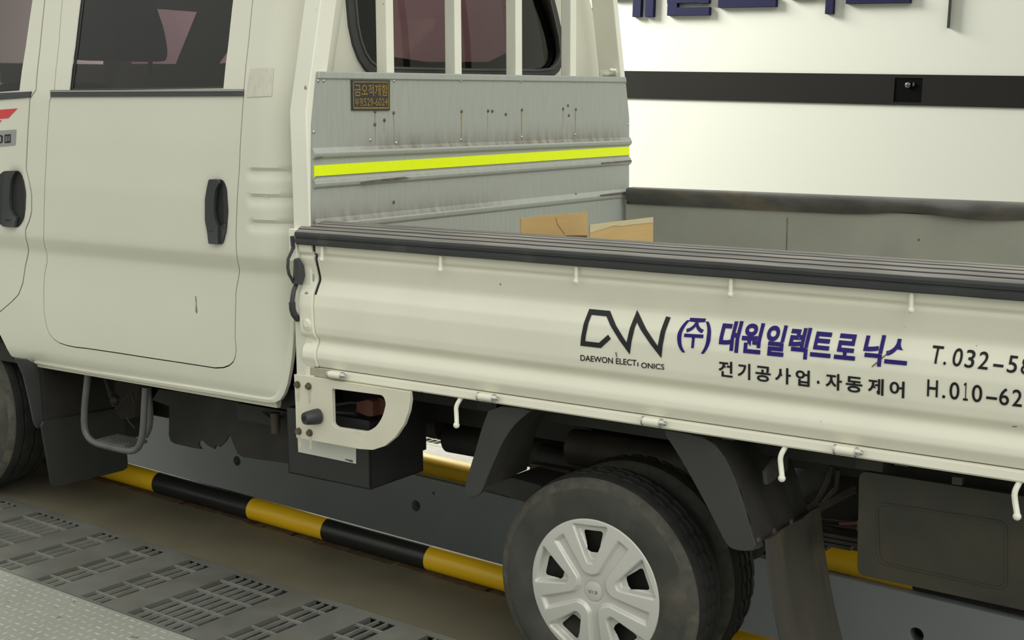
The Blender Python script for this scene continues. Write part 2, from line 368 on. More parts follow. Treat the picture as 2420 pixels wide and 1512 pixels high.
# kerb pipes
def pipe(name, vc, r, joints, first, label):
    mb = MB(); js = [UL]+joints+[UR]; seg = 28
    for k in range(len(js)-1):
        n = 2; ring = []
        for t in range(n): 
            u = js[k]+(js[k+1]-js[k])*t/(n-1); ring.append([(u, vc+r*math.cos(2*math.pi*q/seg), r+r*math.sin(2*math.pi*q/seg)) for q in range(seg)])
        mb.loft(ring, (k+first) % 2, caps=(k in (0, len(js)-2)))
    o = world_mb(mb, FP).build(name, [YPIPE, KPIPE]); tag(o, label, 'pipe', 'striped kerb pipes along the pit'); return o
jn = [-2.05, -1.66, -1.268, -.806, -.473, -.054, .345, .76, 1.15, 1.55, 1.95, 2.35]
pipe('guard_pipe', .566, .038, [-3.6, -3.2, -2.8, -2.4]+jn[0:], 0, 'near yellow and black striped pipe along the brown concrete')
jf = [-3.6, -3.2, -2.8, -2.4, -2.0, -1.6, -1.2, -.77-.37, -.34, .03, .42, .81, 1.19, 1.6, 2.0, 2.4]
pipe('guard_pipe', 1.43, .040, [-3.6, -3.2, -2.8, -2.4, -2.0, -1.72, -1.26-.0, -1.14, -.36, .04, .44, .80, 1.19, 1.6, 2.0, 2.4], 0, 'far yellow and black striped pipe atop the grey pit wall under the truck')
# rusty dirt line along the pipe foot is in the concrete
mb = MB(); rr = random.Random(3); u = -2.2
while u < 1.0:
    l = rr.uniform(.05, .2); mb.box(u, u+l, .528-rr.uniform(0, .012), .566, 0, .0012); u += l*rr.uniform(.7, 1.1)
o = world_mb(mb, FP).build('floor_dirt', mat('rusty_dirt', (.10, .065, .03), .9, var=.4, scale=40)); o['kind'] = 'stuff'; o.parent = nearfloor
# grates
def grate(v0, v1, label, flip=False):
    P = (lambda u, v, h=0.: FP(u, v0+v1-v, h)) if flip else FP
    root = thing('floor_grate', label, 'drain grate', 'steel drain grates beside the pit', loc=FP(0, (v0+v1)/2, 0))
    inv = Matrix.Translation(-Vector(FP(0, (v0+v1)/2, 0)))
    top, bars = MB(), MB()
    groups = []
    for base in (-3.234, -2.312, -1.39, -.468, .454, 1.376, 2.298):
        groups += [(base, base+.22, 7), (base+.322, base+.412, 3), (base+.524, base+.618, 3), (base+.726, base+.818, 3)]
    rows = [v0+.013, v0+.069, v0+.170, v0+.273, v0+.368, v0+.428]
    u = -3.6
    for a, b, n in groups:
        top.box(u, a, rows[0], rows[-1], -.004, 0); u = b
        for k in range(1, n):
            c = a+(b-a)*k/n; bars.box(c-.0016, c+.0016, rows[0], rows[-1], -.011, -.0005, 1)
        for k in (0, n):
            c = a+(b-a)*k/n; bars.box(c-.002, c+.002, rows[0], rows[-1], -.03, -.0045)
        for r in rows[1:-1]: bars.box(a, b, r-.0035, r+.0035, -.009, -.001, 1)
    top.box(u, UR, rows[0], rows[-1], -.004, 0)
    top.box(-3.6, UR, v0+.004, rows[0], -.004, 0); top.box(-3.6, UR, rows[-1], v1-.003, -.004, 0); top.box(UL, -3.6, v0, v1, -.004, 0)
    for m_, nm, mt in ((top, 'grate_plate', GRATE), (bars, 'grate_bars', [GRATE, GRATEBAR])):
        m_.v = [tuple(P(*p)) for p in m_.v]; o = m_.build(nm, mt, root); o.data.transform(inv)
    tray = MB(); tray.box(UL, UR, v0, v1, -.034, -.028); tray.box(UL, UR, v0-.001, v0+.004, -.028, -.001); tray.box(UL, UR, v1-.004, v1+.001, -.028, -.001)
    tray.v = [tuple(P(*p)) for p in tray.v]; o = tray.build('drain_channel', DRAIN, root); o.data.transform(inv)
grate(-.283, .175, 'slotted steel drain grate beside the white tread plate in the foreground')
grate(1.80, 2.26, 'slotted steel drain grate beyond the far pipe, glimpsed under the truck bed', True)
# ------------------------------------------------------------------ back wall
WY = 4.5
def wl(px, py): q = Wp(px, py, WY); return q
bt = wl(1478.3, 167.6)[2]*.5+wl(2418, 179.4)[2]*.5; bb = wl(1484.6, 231)[2]*.5+wl(2418, 256.9)[2]*.5
fz = FP(0, 4.5)[2]-.1
mb = MB(); mb.box(-7.5, 5.5, WY, WY+.1, fz-.1, 4.2)
structure(mb.build('wall_back', WALLW))
hx0, hx1 = wl(2114, 215)[0], wl(2180, 215)[0]; hz0, hz1 = wl(2140, 242)[2], wl(2140, 184)[2]
hole = [(hx0, hz0), (hx1, hz0), (hx1, hz1), (hx0, hz1)]
o = sheet('trim_1', [(-7.5, bb), (5.5, bb), (5.5, bt), (-7.5, bt)], [hole], lambda a, b: (a, WY-.008, b), BAND, None, (0, .0079, 0))
structure(o)
root = thing('security_camera', 'small black camera with a round lens set into the charcoal wall band', 'camera', loc=((hx0+hx1)/2, WY-.012, (hz0+hz1)/2))
def rel(mb, root): 
    l = root.location; mb.v = [(x-l[0], y-l[1], z-l[2]) for x, y, z in mb.v]; return mb
mb = MB(); mb.box(hx0+.001, hx1-.001, WY-.004, WY-.0005, hz0+.001, hz1-.001); rel(mb, root).build('housing', CAMBLK, root)
lc = wl(2147, 201); mb = MB(); mb.lathe_y([(.0, -.016), (.006, -.0155), (.012, -.013), (.0145, -.010), (.0145, 0)], (lc[0], WY-.006, lc[2]), 20); rel(mb, root).build('lens', LENS, root)
lc = wl(2160, 198); mb = MB(); mb.box(lc[0]-.003, lc[0]+.006, WY-.014, WY-.006, lc[2]-.012, lc[2]+.006); rel(mb, root).build('bracket', BLACKP, root)
# raised sign strokes at the top of the frame
def stroke_rects(rects, m, name, label, cat='sign letter', group='raised navy letters on the white wall', th=.032):
    mb = MB()
    for kk, (a, b, c, d) in enumerate(rects):      # picture box left, top, right, bottom of the front face
        p = Wp(a, d, WY-th); q = Wp(c, b, WY-th); p2 = Wp(a, b, WY-th)
        mb.box(p[0], q[0], WY-th-.0004*kk, WY-.0005, p[2], max(q[2], p2[2]))
    o = mb.build(name, m, None, bevel=.0015); tag(o, label, cat, group)
stroke_rects([(1330, 20, 1412, 40), (1392, -60, 1400, -1), (1350, -60, 1405, -40)], SIGNBLUE, 'sign_letter', 'navy wall letter with a flat foot, between the cab and the right post')
stroke_rects([(1494, -110, 1519, 40), (1524, -110, 1549, 40), (1440, -20, 1488, -2), (1440, -90, 1458, -2)], SIGNBLUE, 'sign_letter', 'navy raised wall letter ending in two upright strokes side by side')
stroke_rects([(1576, 18, 1676, 37), (1576, -14, 1601, 37), (1576, -14, 1676, 8), (1652, -50, 1676, 8), (1576, -50, 1676, -32)], SIGNBLUE, 'sign_letter', 'navy raised wall letter whose foot is forked into two bars')
stroke_rects([(1696, -4, 1834, 18), (1755, -50, 1778, 0), (1710, -70, 1822, -48)], SIGNBLUE, 'sign_letter', 'navy raised wall letter with one wide bar at its foot, right of the forked letter')
stroke_rects([(1949, -120, 1977, 33), (1862, -24, 1932, -3), (1862, -100, 1884, -3)], SIGNBLUE, 'sign_letter', 'navy raised wall letter with a single hanging upright stroke between two wide bars')
stroke_rects([(1998, -14, 2152, 9), (2064, -70, 2088, -10)], SIGNBLUE, 'sign_letter', 'rightmost navy raised wall letter, a wide bar just under the frame top')
stroke_rects([(2237, -120, 2254, 66)], SIGNGREY, 'sign_letter', 'thin dark grey upright stroke standing alone at the right end of the wall sign', group=None)
# letters further along behind the cab, glimpsed through the windows
for k, (x0, dx) in enumerate([(-3.55, .30), (-3.05, .28), (-2.55, .30)]):
    break
# ------------------------------------------------------------------ the truck
truck = thing('pickup_truck', 'white crew cab pickup truck with drop-side bed and navy lettering, parked over the pit', 'truck', mw=TM)
BZ = [(.590, .075), (.607, .062), (.625, .052), (.640, .040), (.665, .031), (.72, .027), (.82, .028), (.92, .034), (.985, .037), (.993, .036), (1.036, .019), (1.05, .018), (1.2, .019), (1.35, .028), (1.475, .040), (1.55, .056), (1.7, .095), (1.9, .150), (2.06, .22)]
def bz(z): return sum(lerp_tab(BZ, z+d) for d in (-.005, -.0025, 0, .0025, .005))/5
LOUV = [(1.262, .024), (1.192, .024), (1.122, .024)]
def cab_y(x, z):
    y = bz(z)
    d = (x+.215)/.135
    if d > 0: y += .125*(1-math.sqrt(max(0, 1-min(d, .985)**2)))
    if z < .66 and x < .0: pass
    # handle dishes
    for cx, cz in ((-.374, 1.150), (-1.262, 1.160)):
        q = ((x-cx)/.043)**4+((z-cz)/.098)**4
        if q < 1: y += .010*(1-q)**1.5
    # pressed louvres behind the door
    for lz, h in LOUV:
        if -.30 < x < -.03:
            e = sstep(-.247, -.230, x)*.75
            t = (lz+h*.62-z)/(h*1.5)
            if 0 < t < 1: y += .012*e*(sstep(0, .12, t))*(1-sstep(.25, 1, t))
    return y
def S(px, py):                                     # picture point on the near cab side -> (x, z)
    y = .04
    for _ in range(6):
        p = T(px, py, y=y); y = cab_y(p[0], p[2])
    return (float(p[0]), float(p[2]))
def Sm(off=0.): return lambda x, z: (x, cab_y(x, z)-off, z)
GRX = [-1.45+.04*k for k in range(30)]; GRXF = [-.30+.009*k for k in range(26)]
GRZ = [.60, .607, .616, .625, .634, .643, .652, .665, .68, .70, .74, .8, .86, .92, .96, .975, .985, .992, 1.0, 1.01, 1.02, 1.03, 1.037, 1.045, 1.06]+[1.08+.01*k for k in range(25)]+[1.34+.03*k for k in range(20)]
HX = [-.42+.008*k for k in range(12)]
# rear door
door_out = [S(*p) for p in [(155, -40), (141, 100), (130, 213), (120, 236), (110, 400), (106, 560), (108, 590), (113, 618), (105, 690), (105, 740)]]
zt = 1.98
dl = S(160, -60)
rd = [S(609, -100), S(606, -60), S(590, 100), S(578, 226), S(568, 400), S(560, 560), S(562, 602), S(567, 630), S(560, 690), S(558, 800)]
rd_low = [S(*p) for p in [(557, 825), (555, 842), (550, 854), (541, 862), (528, 867), (508, 868), (430, 856), (350, 844), (280, 833), (205, 822), (178, 819), (158, 815), (140, 809), (126, 799), (116, 786), (109, 765), (105, 735)]]
rd_left = [S(104, 690), S(106, 650), S(112, 620), S(107, 585), S(104, 555), S(109, 400), S(118, 240), S(129, 215), S(140, 105), S(153, -60), S(157, -100)]
rd = [(x-.006, z) for x, z in rd]
door_poly = rd+rd_low+rd_left
win_rear = [S(193, -62), S(189, 0), S(176, 110), S(163, 214), S(528, 209), S(539, 110), S(551, 0), S(555, -60)]
win_hole = win_rear
# ---- near side skin with the door openings
def grow(poly, d):
    P = [Vector(p) for p in poly]; out = []; n = len(P)
    area_ = sum(P[i].x*P[(i+1) % n].y-P[(i+1) % n].x*P[i].y for i in range(n)); sgn = 1 if area_ > 0 else -1
    for i in range(n):
        a = (P[i]-P[i-1]).normalized(); b = (P[(i+1) % n]-P[i]).normalized(); nn = Vector((a.y+b.y, -a.x-b.x))*sgn
        if nn.length < 1e-6: nn = Vector((a.y, -a.x))*sgn
        out.append(tuple(P[i]+nn.normalized()*d))
    return out
ztop = max(p[1] for p in door_poly)+.06
fd_edge = [S(*p) for p in [(115, -100), (112, -60), (107, 0), (96, 110), (86, 213), (72, 234), (66, 330), (63, 400), (71, 432), (76, 460), (76, 500), (71, 520), (62, 542), (62, 560), (67, 580), (61, 630), (55, 670), (45, 696), (30, 712), (0, 738), (-60, 790)]]
ztf = fd_edge[0][1]
arch = [S(-60, 735), S(0, 790), S(14, 818), S(28, 842)]
bot = [S(60, 853)]
rear_low = [S(640, 950)]
XE = -.083                                         # rear end of the side skin
low_rear = [S(*p) for p in [(640, 951), (655, 949), (665, 941), (673, 927), (680, 905), (685, 880), (690, 845), (693, 810)]]
low_rear = [(min(x, XE-.001), z) for x, z in [S(*p) for p in [(628, 941), (642, 940), (651, 934), (658, 922), (664, 903), (670, 873), (677, 838), (684, 803)]]]+[(XE-.001, .86)]
side_outer = (fd_edge + [arch[1], arch[2], arch[3]] + [S(70, 855), S(200, 880), S(350, 905), S(500, 929), S(590, 940)] +
              low_rear+[(XE, 1.0), (XE, 1.3), (XE, 1.6), (XE, 2.05), (fd_edge[0][0], 2.05)])
cab = sheet('cab_body', side_outer, [grow(door_poly, .0036)], Sm(), WHITE, truck, (0, .004, 0), us=GRX+GRXF, ws=GRZ)
cab['label'] = 'white painted cab shell'
# bottom flange of the sill
fl_pts = [S(66, 853), S(200, 879), S(350, 904), S(500, 928), S(615, 947)]
mb = MB(); rings = []
for x in [-1.29+.02*k for k in range(55)]+[-.19]:
    rings.append([(x, .058, .645), (x, .050, .632), (x, .052, .615), (x, .066, .6135), (x, .075, .645)])
mb.loft(rings)
o = mb.build('sill_flange', DIRTYWHITE, truck)
for k in range(16):
    d = MB(); x = -1.24+.064*k; d.ball((x, .0515, .622), .0042, sc=(1, .35, 1)); d.build('spot_weld', DIRTYWHITE, o)
# raised lip round the lower rear corner
l_in = [(80, 853), (200, 872), (320, 889), (440, 907), (540, 923), (600, 933), (628, 937), (640, 937), (648, 932), (655, 921), (661, 903), (667, 873), (674, 840), (681, 806), (687, 772), (690, 745)]
l_out = [(80, 858), (200, 880), (320, 900), (440, 920), (540, 936), (600, 946), (632, 951), (650, 951), (662, 945), (671, 931), (679, 908), (685, 877), (690, 843), (693, 810), (695, 775), (695, 745)]
mb = MB(); rings = []
for (a_, b_), (c_, d_) in zip(l_in, l_out):
    x, z = S(a_, b_); y = cab_y(x, z); o_ = T(c_, d_, y=y-.004); m_ = T((a_+c_)/2, (b_+d_)/2, y=y-.006)
    rings.append([(x, y+.002, z), (m_[0], m_[1], m_[2]), (o_[0], o_[1], o_[2]), (o_[0], o_[1]+.012, o_[2]), (x, y+.014, z)])
mb.loft(rings); mb.build('corner_lip', WHITE, truck, angle=60)
# dark jambs behind the gaps
sheet('door_jamb', grow(door_poly, .012), [grow(door_poly, -.02)], lambda x, z: (x, cab_y(x, z)+.011, z), GAP, truck, (0, .02, 0), us=GRX+GRXF, ws=[.7, .8, .9, 1.0, 1.04, 1.2, 1.4, 1.5, 1.7])
# ---- rear door
door = sheet('rear_door', door_poly, [win_hole], Sm(), WHITE, truck, (0, .004, 0), us=GRX+HX, ws=GRZ)
door['label'] = 'white rear side door'
sheet('window_glass', grow(win_hole, .012), [], lambda x, z: (x, cab_y(x, z)+.010, z), TINT, door, None, us=GRX[::2], ws=[1.5, 1.6, 1.7])
# window run channel (dark inner edge)
sheet('window_seal', grow(win_hole, .002), [grow(win_hole, -.007)], lambda x, z: (x, cab_y(x, z)+.007, z), SEAL, door, (0, .004, 0), us=GRX[::2], ws=[1.5, 1.6, 1.7])
# belt moulding
def mould(px0, px1, yt, yb, parent, name='belt_moulding', slope=0):
    a = [S(px0, yt[0]), S(px1, yt[1]), S(px1, yb[1]), S(px0, yb[0])]
    sheet(name, a, [], lambda x, z: (x, cab_y(x, z)-.005, z), MOLD, parent, (0, .012, 0), us=GRX, angle=30, bevel=.0015)
    e = [S(px0, yt[0]+1.0), S(px1, yt[1]+1.0), S(px1, yt[1]+4.2), S(px0, yt[0]+4.2)]
    sheet('moulding_edge', e, [], lambda x, z: (x, cab_y(x, z)-.0065, z), MOLDEDGE, parent, (0, .004, 0), us=GRX)
mould(122, 577, (213, 211), (229, 227), door)
# door handle
def handle(parent, pts, grip, grip2, cut):
    p = rounded([S(*q) for q in pts], .012)
    h = sheet('door_handle', p, [], lambda x, z: (x, cab_y(x, z)-.0025, z), CAVITY, parent, (0, .012, 0), us=HX+[-1.31+.008*k for k in range(13)], ws=GRZ)
    for q in grip: sheet('grip', rounded([S(*p_) for p_ in q[0]], .006), [], lambda x, z, o=q[1]: (x, cab_y(x, z)-o, z), HANDLE, h, (0, .010, 0), bevel=.003, angle=50)
    k = MB(); c = S(*cut); y = cab_y(*c); k.box(c[0]-.013, c[0]+.010, y-.0172, y-.001, c[1]-.0009, c[1]+.0009); k.build('seam', GAP, h)
handle(door, [(502, 424), (528, 424), (537, 446), (540, 500), (536, 548), (527, 577), (503, 574), (495, 520), (495, 470)], [([(503, 423), (523, 423), (527, 432), (519, 448), (516, 470), (515, 500), (518, 520), (524, 534), (524, 576), (502, 575), (499, 545), (494, 520), (494, 470), (498, 445)], .016), ([(520, 533), (530, 532), (537, 527), (536, 548), (527, 577), (520, 576)], .007)], None, (511, 545))
# ---- front door (rear end of it)
fdx = -2.62
fd_poly = grow(fd_edge[:-1]+[S(0, 738)], 0)
front_poly = [(p[0]-.006, p[1]) for p in fd_edge]+[(fdx, fd_edge[-1][1]), (fdx, ztf)]
fw = [S(82, -60), S(77, 0), S(61, 110), S(46, 214), S(-60, 222), (fdx+.06, S(0, 220)[1]), (fdx+.34, ztf-.045), (S(82, -60)[0]-.06, ztf-.035)]
fdoor = sheet('front_door', front_poly, [fw], Sm(), WHITE, truck, (0, .004, 0), us=[-2.6+.05*k for k in range(29)]+[-1.31+.008*k for k in range(13)], ws=GRZ)
fdoor['label'] = 'rear end of the white front door'
sheet('window_glass', grow(fw, .01), [], lambda x, z: (x, cab_y(x, z)+.010, z), TINT, fdoor, None, ws=[1.5, 1.6, 1.7])
a = [S(-60, 222), S(76, 216), S(72, 230), S(-60, 240)]
sheet('belt_moulding', a, [], lambda x, z: (x, cab_y(x, z)-.005, z), MOLD, fdoor, (0, .012, 0), us=GRX, angle=30, bevel=.0015)
sheet('door_jamb', [(p[0]+.022, p[1]) for p in fd_edge]+[(p[0]-.035, p[1]) for p in reversed(fd_edge)], [], lambda x, z: (x, cab_y(x, z)+.011, z), GAP, truck, (0, .02, 0), ws=GRZ)
handle(fdoor, [(-6, 418), (10, 404), (45, 403), (57, 425), (62, 455), (60, 500), (50, 530), (42, 537), (12, 536), (-6, 525)], [([(22, 404), (46, 403), (37, 420), (33, 440), (31, 470), (33, 495), (40, 508), (48, 512), (42, 536), (14, 534), (14, 500), (16, 450), (19, 420)], .015)], None, (28, 519))
def decal(name, pts, m, parent, off=.0012):
    return sheet(name, [S(*p) for p in pts], [], Sm(off), m, parent, None, us=GRX+GRXF, ws=GRZ)
decal('red_stripe', [(-60, 268), (-10, 260), (42, 256), (20, 279), (-60, 286)], RED, fdoor)
decal('red_stripe', [(-60, 290), (5, 284), (-4, 294), (-60, 298)], RED, fdoor)
bd = decal('model_badge', [(-60, 313), (39, 306), (37, 343), (-60, 352)], GREYDECAL, fdoor)
for q in ([(4, 319), (4, 322.5), (-6, 323), (-6, 320)], [(4, 319), (7.5, 321), (7.5, 335), (4, 338), (4, 334.5), (4, 322.5)], [(4, 334.5), (4, 338), (-6, 339), (-6, 335.5)], [(12, 318), (26, 317), (26, 320), (12, 321)], [(12, 335), (26, 333.5), (26, 337), (12, 338)], [(12, 318), (14, 318), (14, 338), (12, 338)], [(17, 318), (19, 318), (19, 337), (17, 337)], [(21, 318), (22.5, 318), (22.5, 337), (21, 337)], [(24.5, 317), (26.5, 317), (26.5, 337), (24.5, 337)]):
    decal('badge_letter', q, CHAR, bd, .002)
# scuffs on the cab side
decal('paper_patch', [(592, 163), (648, 161), (643, 227), (583, 230)], mat('faded_paper_residue', (.60, .585, .49), .7, var=.09, scale=60, stretch=(4, 1, .6)), cab, .0014)
decal('scuff_mark', [(461, 700), (464, 700), (465, 720), (467, 736), (465, 741), (462, 735), (463, 715)], mat('brown_scuff', (.24, .21, .14), .7, var=.3, scale=200), door, .0006)
# ---- cab back wall and rear window
XB = -.120
def Tb(px, py): q = T(px, py, x=XB); return (float(q[1]), float(q[2]))
sil = [Tb(826, -70), Tb(827, 0), Tb(832, 60), Tb(841, 105), Tb(853, 138), Tb(868, 162), Tb(888, 177), Tb(925, 181.5), Tb(1100, 184), Tb(1270, 184), Tb(1305, 180), Tb(1322, 166), Tb(1332, 146), Tb(1335, 122), Tb(1330, 80), Tb(1320, 38), Tb(1310, 0), Tb(1290, -70)]
topz = 1.97
sil = sil[1:-1]+[(sil[-2][0]-.05, 1.93), (sil[-2][0]-.12, topz), (sil[1][0]+.10, topz), (sil[1][0]+.02, 1.93)]
bow = lambda y: XB-.028*((y-.86)/.8)**2             # the back is bowed a little
WR = 1.640
back_outer = [(.38, .66), (WR-.06, .62), (WR-.03, .9), (WR-.03, 1.4), (WR-.09, 1.7), (WR-.20, 2.0), (WR-.3, 2.08), (.27, 2.08), (.19, 2.0), (.12, 1.7), (.08, 1.4), (.12, .95), (.24, .78)]
wob = grow(sil, .0); 
backw = sheet('cab_back', back_outer, [sil], lambda y, z: (bow(y), y, z), WHITE, truck, (-.02, 0, 0), du=.06, dw=.08)
seal = sheet('window_seal', grow(sil, .004), [grow(sil, -.026)], lambda y, z: (bow(y)+.010, y, z), SEAL, backw, (-.014, 0, 0), du=.06, dw=.06, bevel=.004)
sheet('seal_lip', grow(sil, -.022), [grow(sil, -.029)], lambda y, z: (bow(y)+.013, y, z), mat('seal_lip_grey', (.08, .08, .075), .4, var=.1), backw, (-.006, 0, 0), du=.06, dw=.06)
# rear glass: curved about a vertical axis
gy0, gy1 = min(p[0] for p in sil), max(p[0] for p in sil)
def gx_(y, z): return XB-.002-.05*((y-.86)/.55)**2*.45-.035*((z-1.52)/.45)**2
sheet('window_glass', grow(sil, -.004), [], lambda y, z: (gx_(y, z), y, z), TINTR, backw, None, du=.03, dw=.03)
# right rear corner of the cab, curved
mb = MB(); rings = []
csil = [T(1412, 440, x=-.20), T(1420, 300, x=-.20), T(1418, 178, x=-.20), T(1406, 110, x=-.20), T(1393, 50, x=-.20), T(1381, 0, x=-.20), T(1362, -60, x=-.20)]
czy = sorted((float(p[2]), float(p[1])) for p in csil)
for z in [.62, .9, 1.2, 1.4, 1.5, 1.55, 1.6, 1.65, 1.7, 1.75, 1.8, 1.88, 1.95]:
    yo = lerp_tab([(.6, czy[1][1]-.01)]+czy[1:], z)
    yi = min(yo-.03, lerp_tab([(1.5, 1.45), (1.6, 1.44), (1.8, 1.39), (1.95, 1.33)], z)); rings.append([(bow(1.45)+.002, yi, z), (bow(1.6)+.001, yo-.10, z)]+[(bow(1.6)-.08*(1-math.cos(a)), yo-.075+.075*math.sin(a), z) for a in [math.pi/2*k/7 for k in range(1, 8)]]+[(-.34, yo-.004, z), (-.34, yo-.02, z), (-.20, yo-.025, z), (-.16, yo-.10, z), (-.15, yi, z)])
mb.loft(rings); mb.build('rear_corner', WHITE, truck, angle=50)
# left rear corner filler between side skin and back
mb = MB(); rings = []
for z in [.84, .9, 1.0, 1.2, 1.4, 1.5, 1.6, 1.75, 1.9, 2.0]:
    y0 = cab_y(XE, z); rings.append([(XE, y0, z), (XE+.001, y0+.02, z), (XE-.004, y0+.05, z), (bow(.2)+.0, y0+.10, z), (bow(.2)-.01, y0+.10, z), (XE-.03, y0+.02, z)])
mb.loft(rings); mb.build('rear_corner', WHITE, truck, angle=50)
# front of the cab and the side above the front door
mb = MB(); mb.loft([[(-2.64, cab_y(-2.6, z), z), (-2.82, cab_y(-2.6, z)+.03, z), (-2.93+max(0, z-1.35)*.30, .30, z), (-2.95+max(0, z-1.35)*.30, .85, z), (-2.93+max(0, z-1.35)*.30, 1.40, z), (-2.82, 1.60-max(0, z-1.45)*.1, z), (-2.64, 1.62-max(0, z-1.45)*.1, z), (-2.64, 1.59-max(0, z-1.45)*.1, z), (-2.80+max(0, z-1.35)*.28, 1.40, z), (-2.80+max(0, z-1.35)*.28, .30, z), (-2.64, cab_y(-2.6, z)+.03, z)] for z in (.42, .6, .9, 1.2, 1.36)])
mb.build('cab_front', WHITE, truck, angle=50)
mb = MB(); mb.loft([[(-2.62, cab_y(-2.6, z), z), (-2.50+max(0, z-1.7)*.3, cab_y(-2.6, z)+.005, z), (-2.50+max(0, z-1.7)*.3, cab_y(-2.6, z)+.03, z), (-2.66, cab_y(-2.6, z)+.05, z)] for z in (1.36, 1.5, 1.7, 1.9, 2.05)]); mb.build('front_pillar', WHITE, truck)
sheet('side_rail', [(fd_edge[0][0]+.02, 2.06), (-2.62, 2.06), (-2.62, ztf+.004), (fd_edge[0][0]+.02, ztf+.004)], [], Sm(), WHITE, truck, (0, .004, 0), us=[-2.6+.1*k for k in range(13)], ws=[1.9, 1.95, 2.0, 2.03])
# roof, far side, floor and cabin
mb = MB(); mb.box(-2.70, XB, .215, 1.46, 2.045, 2.08); mb.build('roof_panel', WHITE, truck, bevel=.015)
FY = 1.60
def Tf(px, py): q = T(px, py, y=FY); return (float(q[0]), float(q[2]))
far_out = [(-2.80, .7), (-.22, .7), (-.22, 1.5), (-.30, 2.0), (-2.66, 2.0), (-2.80, 1.4)]
w2 = [Tf(500, 152), Tf(772, 113), Tf(1000, 146), Tf(1150, 146), Tf(1199, 122), Tf(1196, 70), Tf(1203, 30), Tf(1222, -20), Tf(1240, -60), Tf(560, -60)]
w1 = [Tf(300, 151), Tf(411, 151), Tf(461, 28), Tf(330, 18), Tf(240, 60)]
w2 = [Tf(505, 151), Tf(560, 146), Tf(772, 113), Tf(1000, 146), Tf(1150, 146), Tf(1199, 122), Tf(1196, 70), Tf(1203, 30), Tf(1222, -20), (Tf(1222, -20)[0]-.02, 1.92), (Tf(545, 40)[0], 1.92), Tf(537, 106)]
fs = sheet('far_side', far_out, [w2, w1], lambda x, z: (x, FY+.03-max(0, z-1.475)*.0, z), CABIN, truck, (0, -.02, 0))
sheet('window_glass', grow(w2, .004), [], lambda x, z: (x, FY+.025, z), TINT, fs, None)
sheet('window_glass', grow(w1, .004), [], lambda x, z: (x, FY+.025, z), TINT, fs, None)
mb = MB(); mb.box(-2.75, -.15, .10, FY, .60, .66); mb.build('cab_floor', UNDER, truck)
mb = MB(); mb.box(-2.78, -2.74, .2, 1.5, .66, 1.36); mb.box(-2.68, XB-.03, .26, 1.585, 2.0, 2.03); mb.build('cabin_lining', CABIN, truck)
# seats
def seat(x, y0, y1, ztop_):
    m = MB(); m.box(x-.05, x+.50 if x < -1 else x-.5, y0, y1, .75, .98); m.hexa([(x-.08, y0, .95), (x+.06, y0, .95), (x+.06, y1, .95), (x-.08, y1, .95)], [(x+.03, y0+.03, ztop_), (x+.12, y0+.03, ztop_), (x+.12, y1-.03, ztop_), (x+.03, y1-.03, ztop_)])
    s_ = m.build('seat', SEAT, truck, bevel=.03)
    return s_
st = seat(-.42, .25, 1.45, 1.44)
def headrest(parent, pts, y):
    p = smooth_poly([(float(T(a, b, y=y)[0]), float(T(a, b, y=y)[2])) for a, b in pts], 2)
    sheet('headrest', p, [], lambda x, z: (x, y, z), SEAT, parent, (0, -.22, 0), bevel=.02)
p_ = smooth_poly([(float(T(a, b, x=-.40)[1]), float(T(a, b, x=-.40)[2])) for a, b in [(812, -110), (918, -110), (920, 0), (920, 150), (905, 200), (812, 200)]], 2)
sheet('headrest', p_, [], lambda y, z: (-.40, y, z), SEAT, st, (-.10, 0, 0), bevel=.02)
st2 = seat(-1.75, .25, .75, 1.52)
headrest(st2, [(240, -60), (345, -60), (372, 20), (392, 80), (399, 143), (375, 146), (300, 146), (235, 130)], .66)
mb = MB(); mb.tube([T(355, 140, y=.60), T(355, 175, y=.60)], .008); mb.build('headrest_rod', SEAT, st2)
# ---- bed: headboard
HB = [(.012, .78), (1.663, .78), (1.662, 1.15), (1.658, 1.39), (1.628, 1.53), (.046, 1.53), (.022, 1.40), (.012, 1.18)]
head = sheet('headboard', HB, [], lambda y, z: (0, y, z), GALV, truck, (-.004, 0, 0), du=.2, dw=.15)
head['label'] = 'grey steel headboard of the bed'
mb = MB(); mb.hexa([(-.012, .044, 1.513), (.005, .044, 1.513), (.005, 1.631, 1.513), (-.012, 1.631, 1.513)], [(-.012, .047, 1.532), (.004, .047, 1.532), (.004, 1.627, 1.532), (-.012, 1.627, 1.532)]); mb.build('top_cap', GALV, head, bevel=.003)
def rib(zc, h, zc2, ylim=(.018, 1.664)):
    mb = MB(); rings = []
    prof = [(-.5, 0), (-.30, .0065), (-.12, .0085), (.02, .0085), (.5, 0)]
    for k in range(12):
        t = k/11; y = ylim[0]+(ylim[1]-ylim[0])*t; z = zc+(zc2-zc)*t
        rings.append([(.0005+d, y, z+a*h) for a, d in prof]+[(-.001, y, z)])
    mb.loft(rings); return mb.build('pressed_rib', GALV, head, angle=25)
rib(1.321, .030, 1.306); rib(1.243, .028, 1.237); rib(1.134, .034, 1.122)
sheet('lower_sheet', [(.014, .79), (1.660, .79), (1.660, 1.106), (.014, 1.118)], [], lambda y, z: (.003, y, z), GALV, head, (-.002, 0, 0))
def Th(px, py): q = T(px, py, x=.0); return (float(q[1]), float(q[2]))
sheet('reflective_tape', [Th(741, 391.2), Th(741, 416.5), Th(1485.5, 366), Th(1485.5, 346)], [], lambda y, z: (.0035, y, z), YELLOWTAPE, head, (-.003, 0, 0), du=.1)
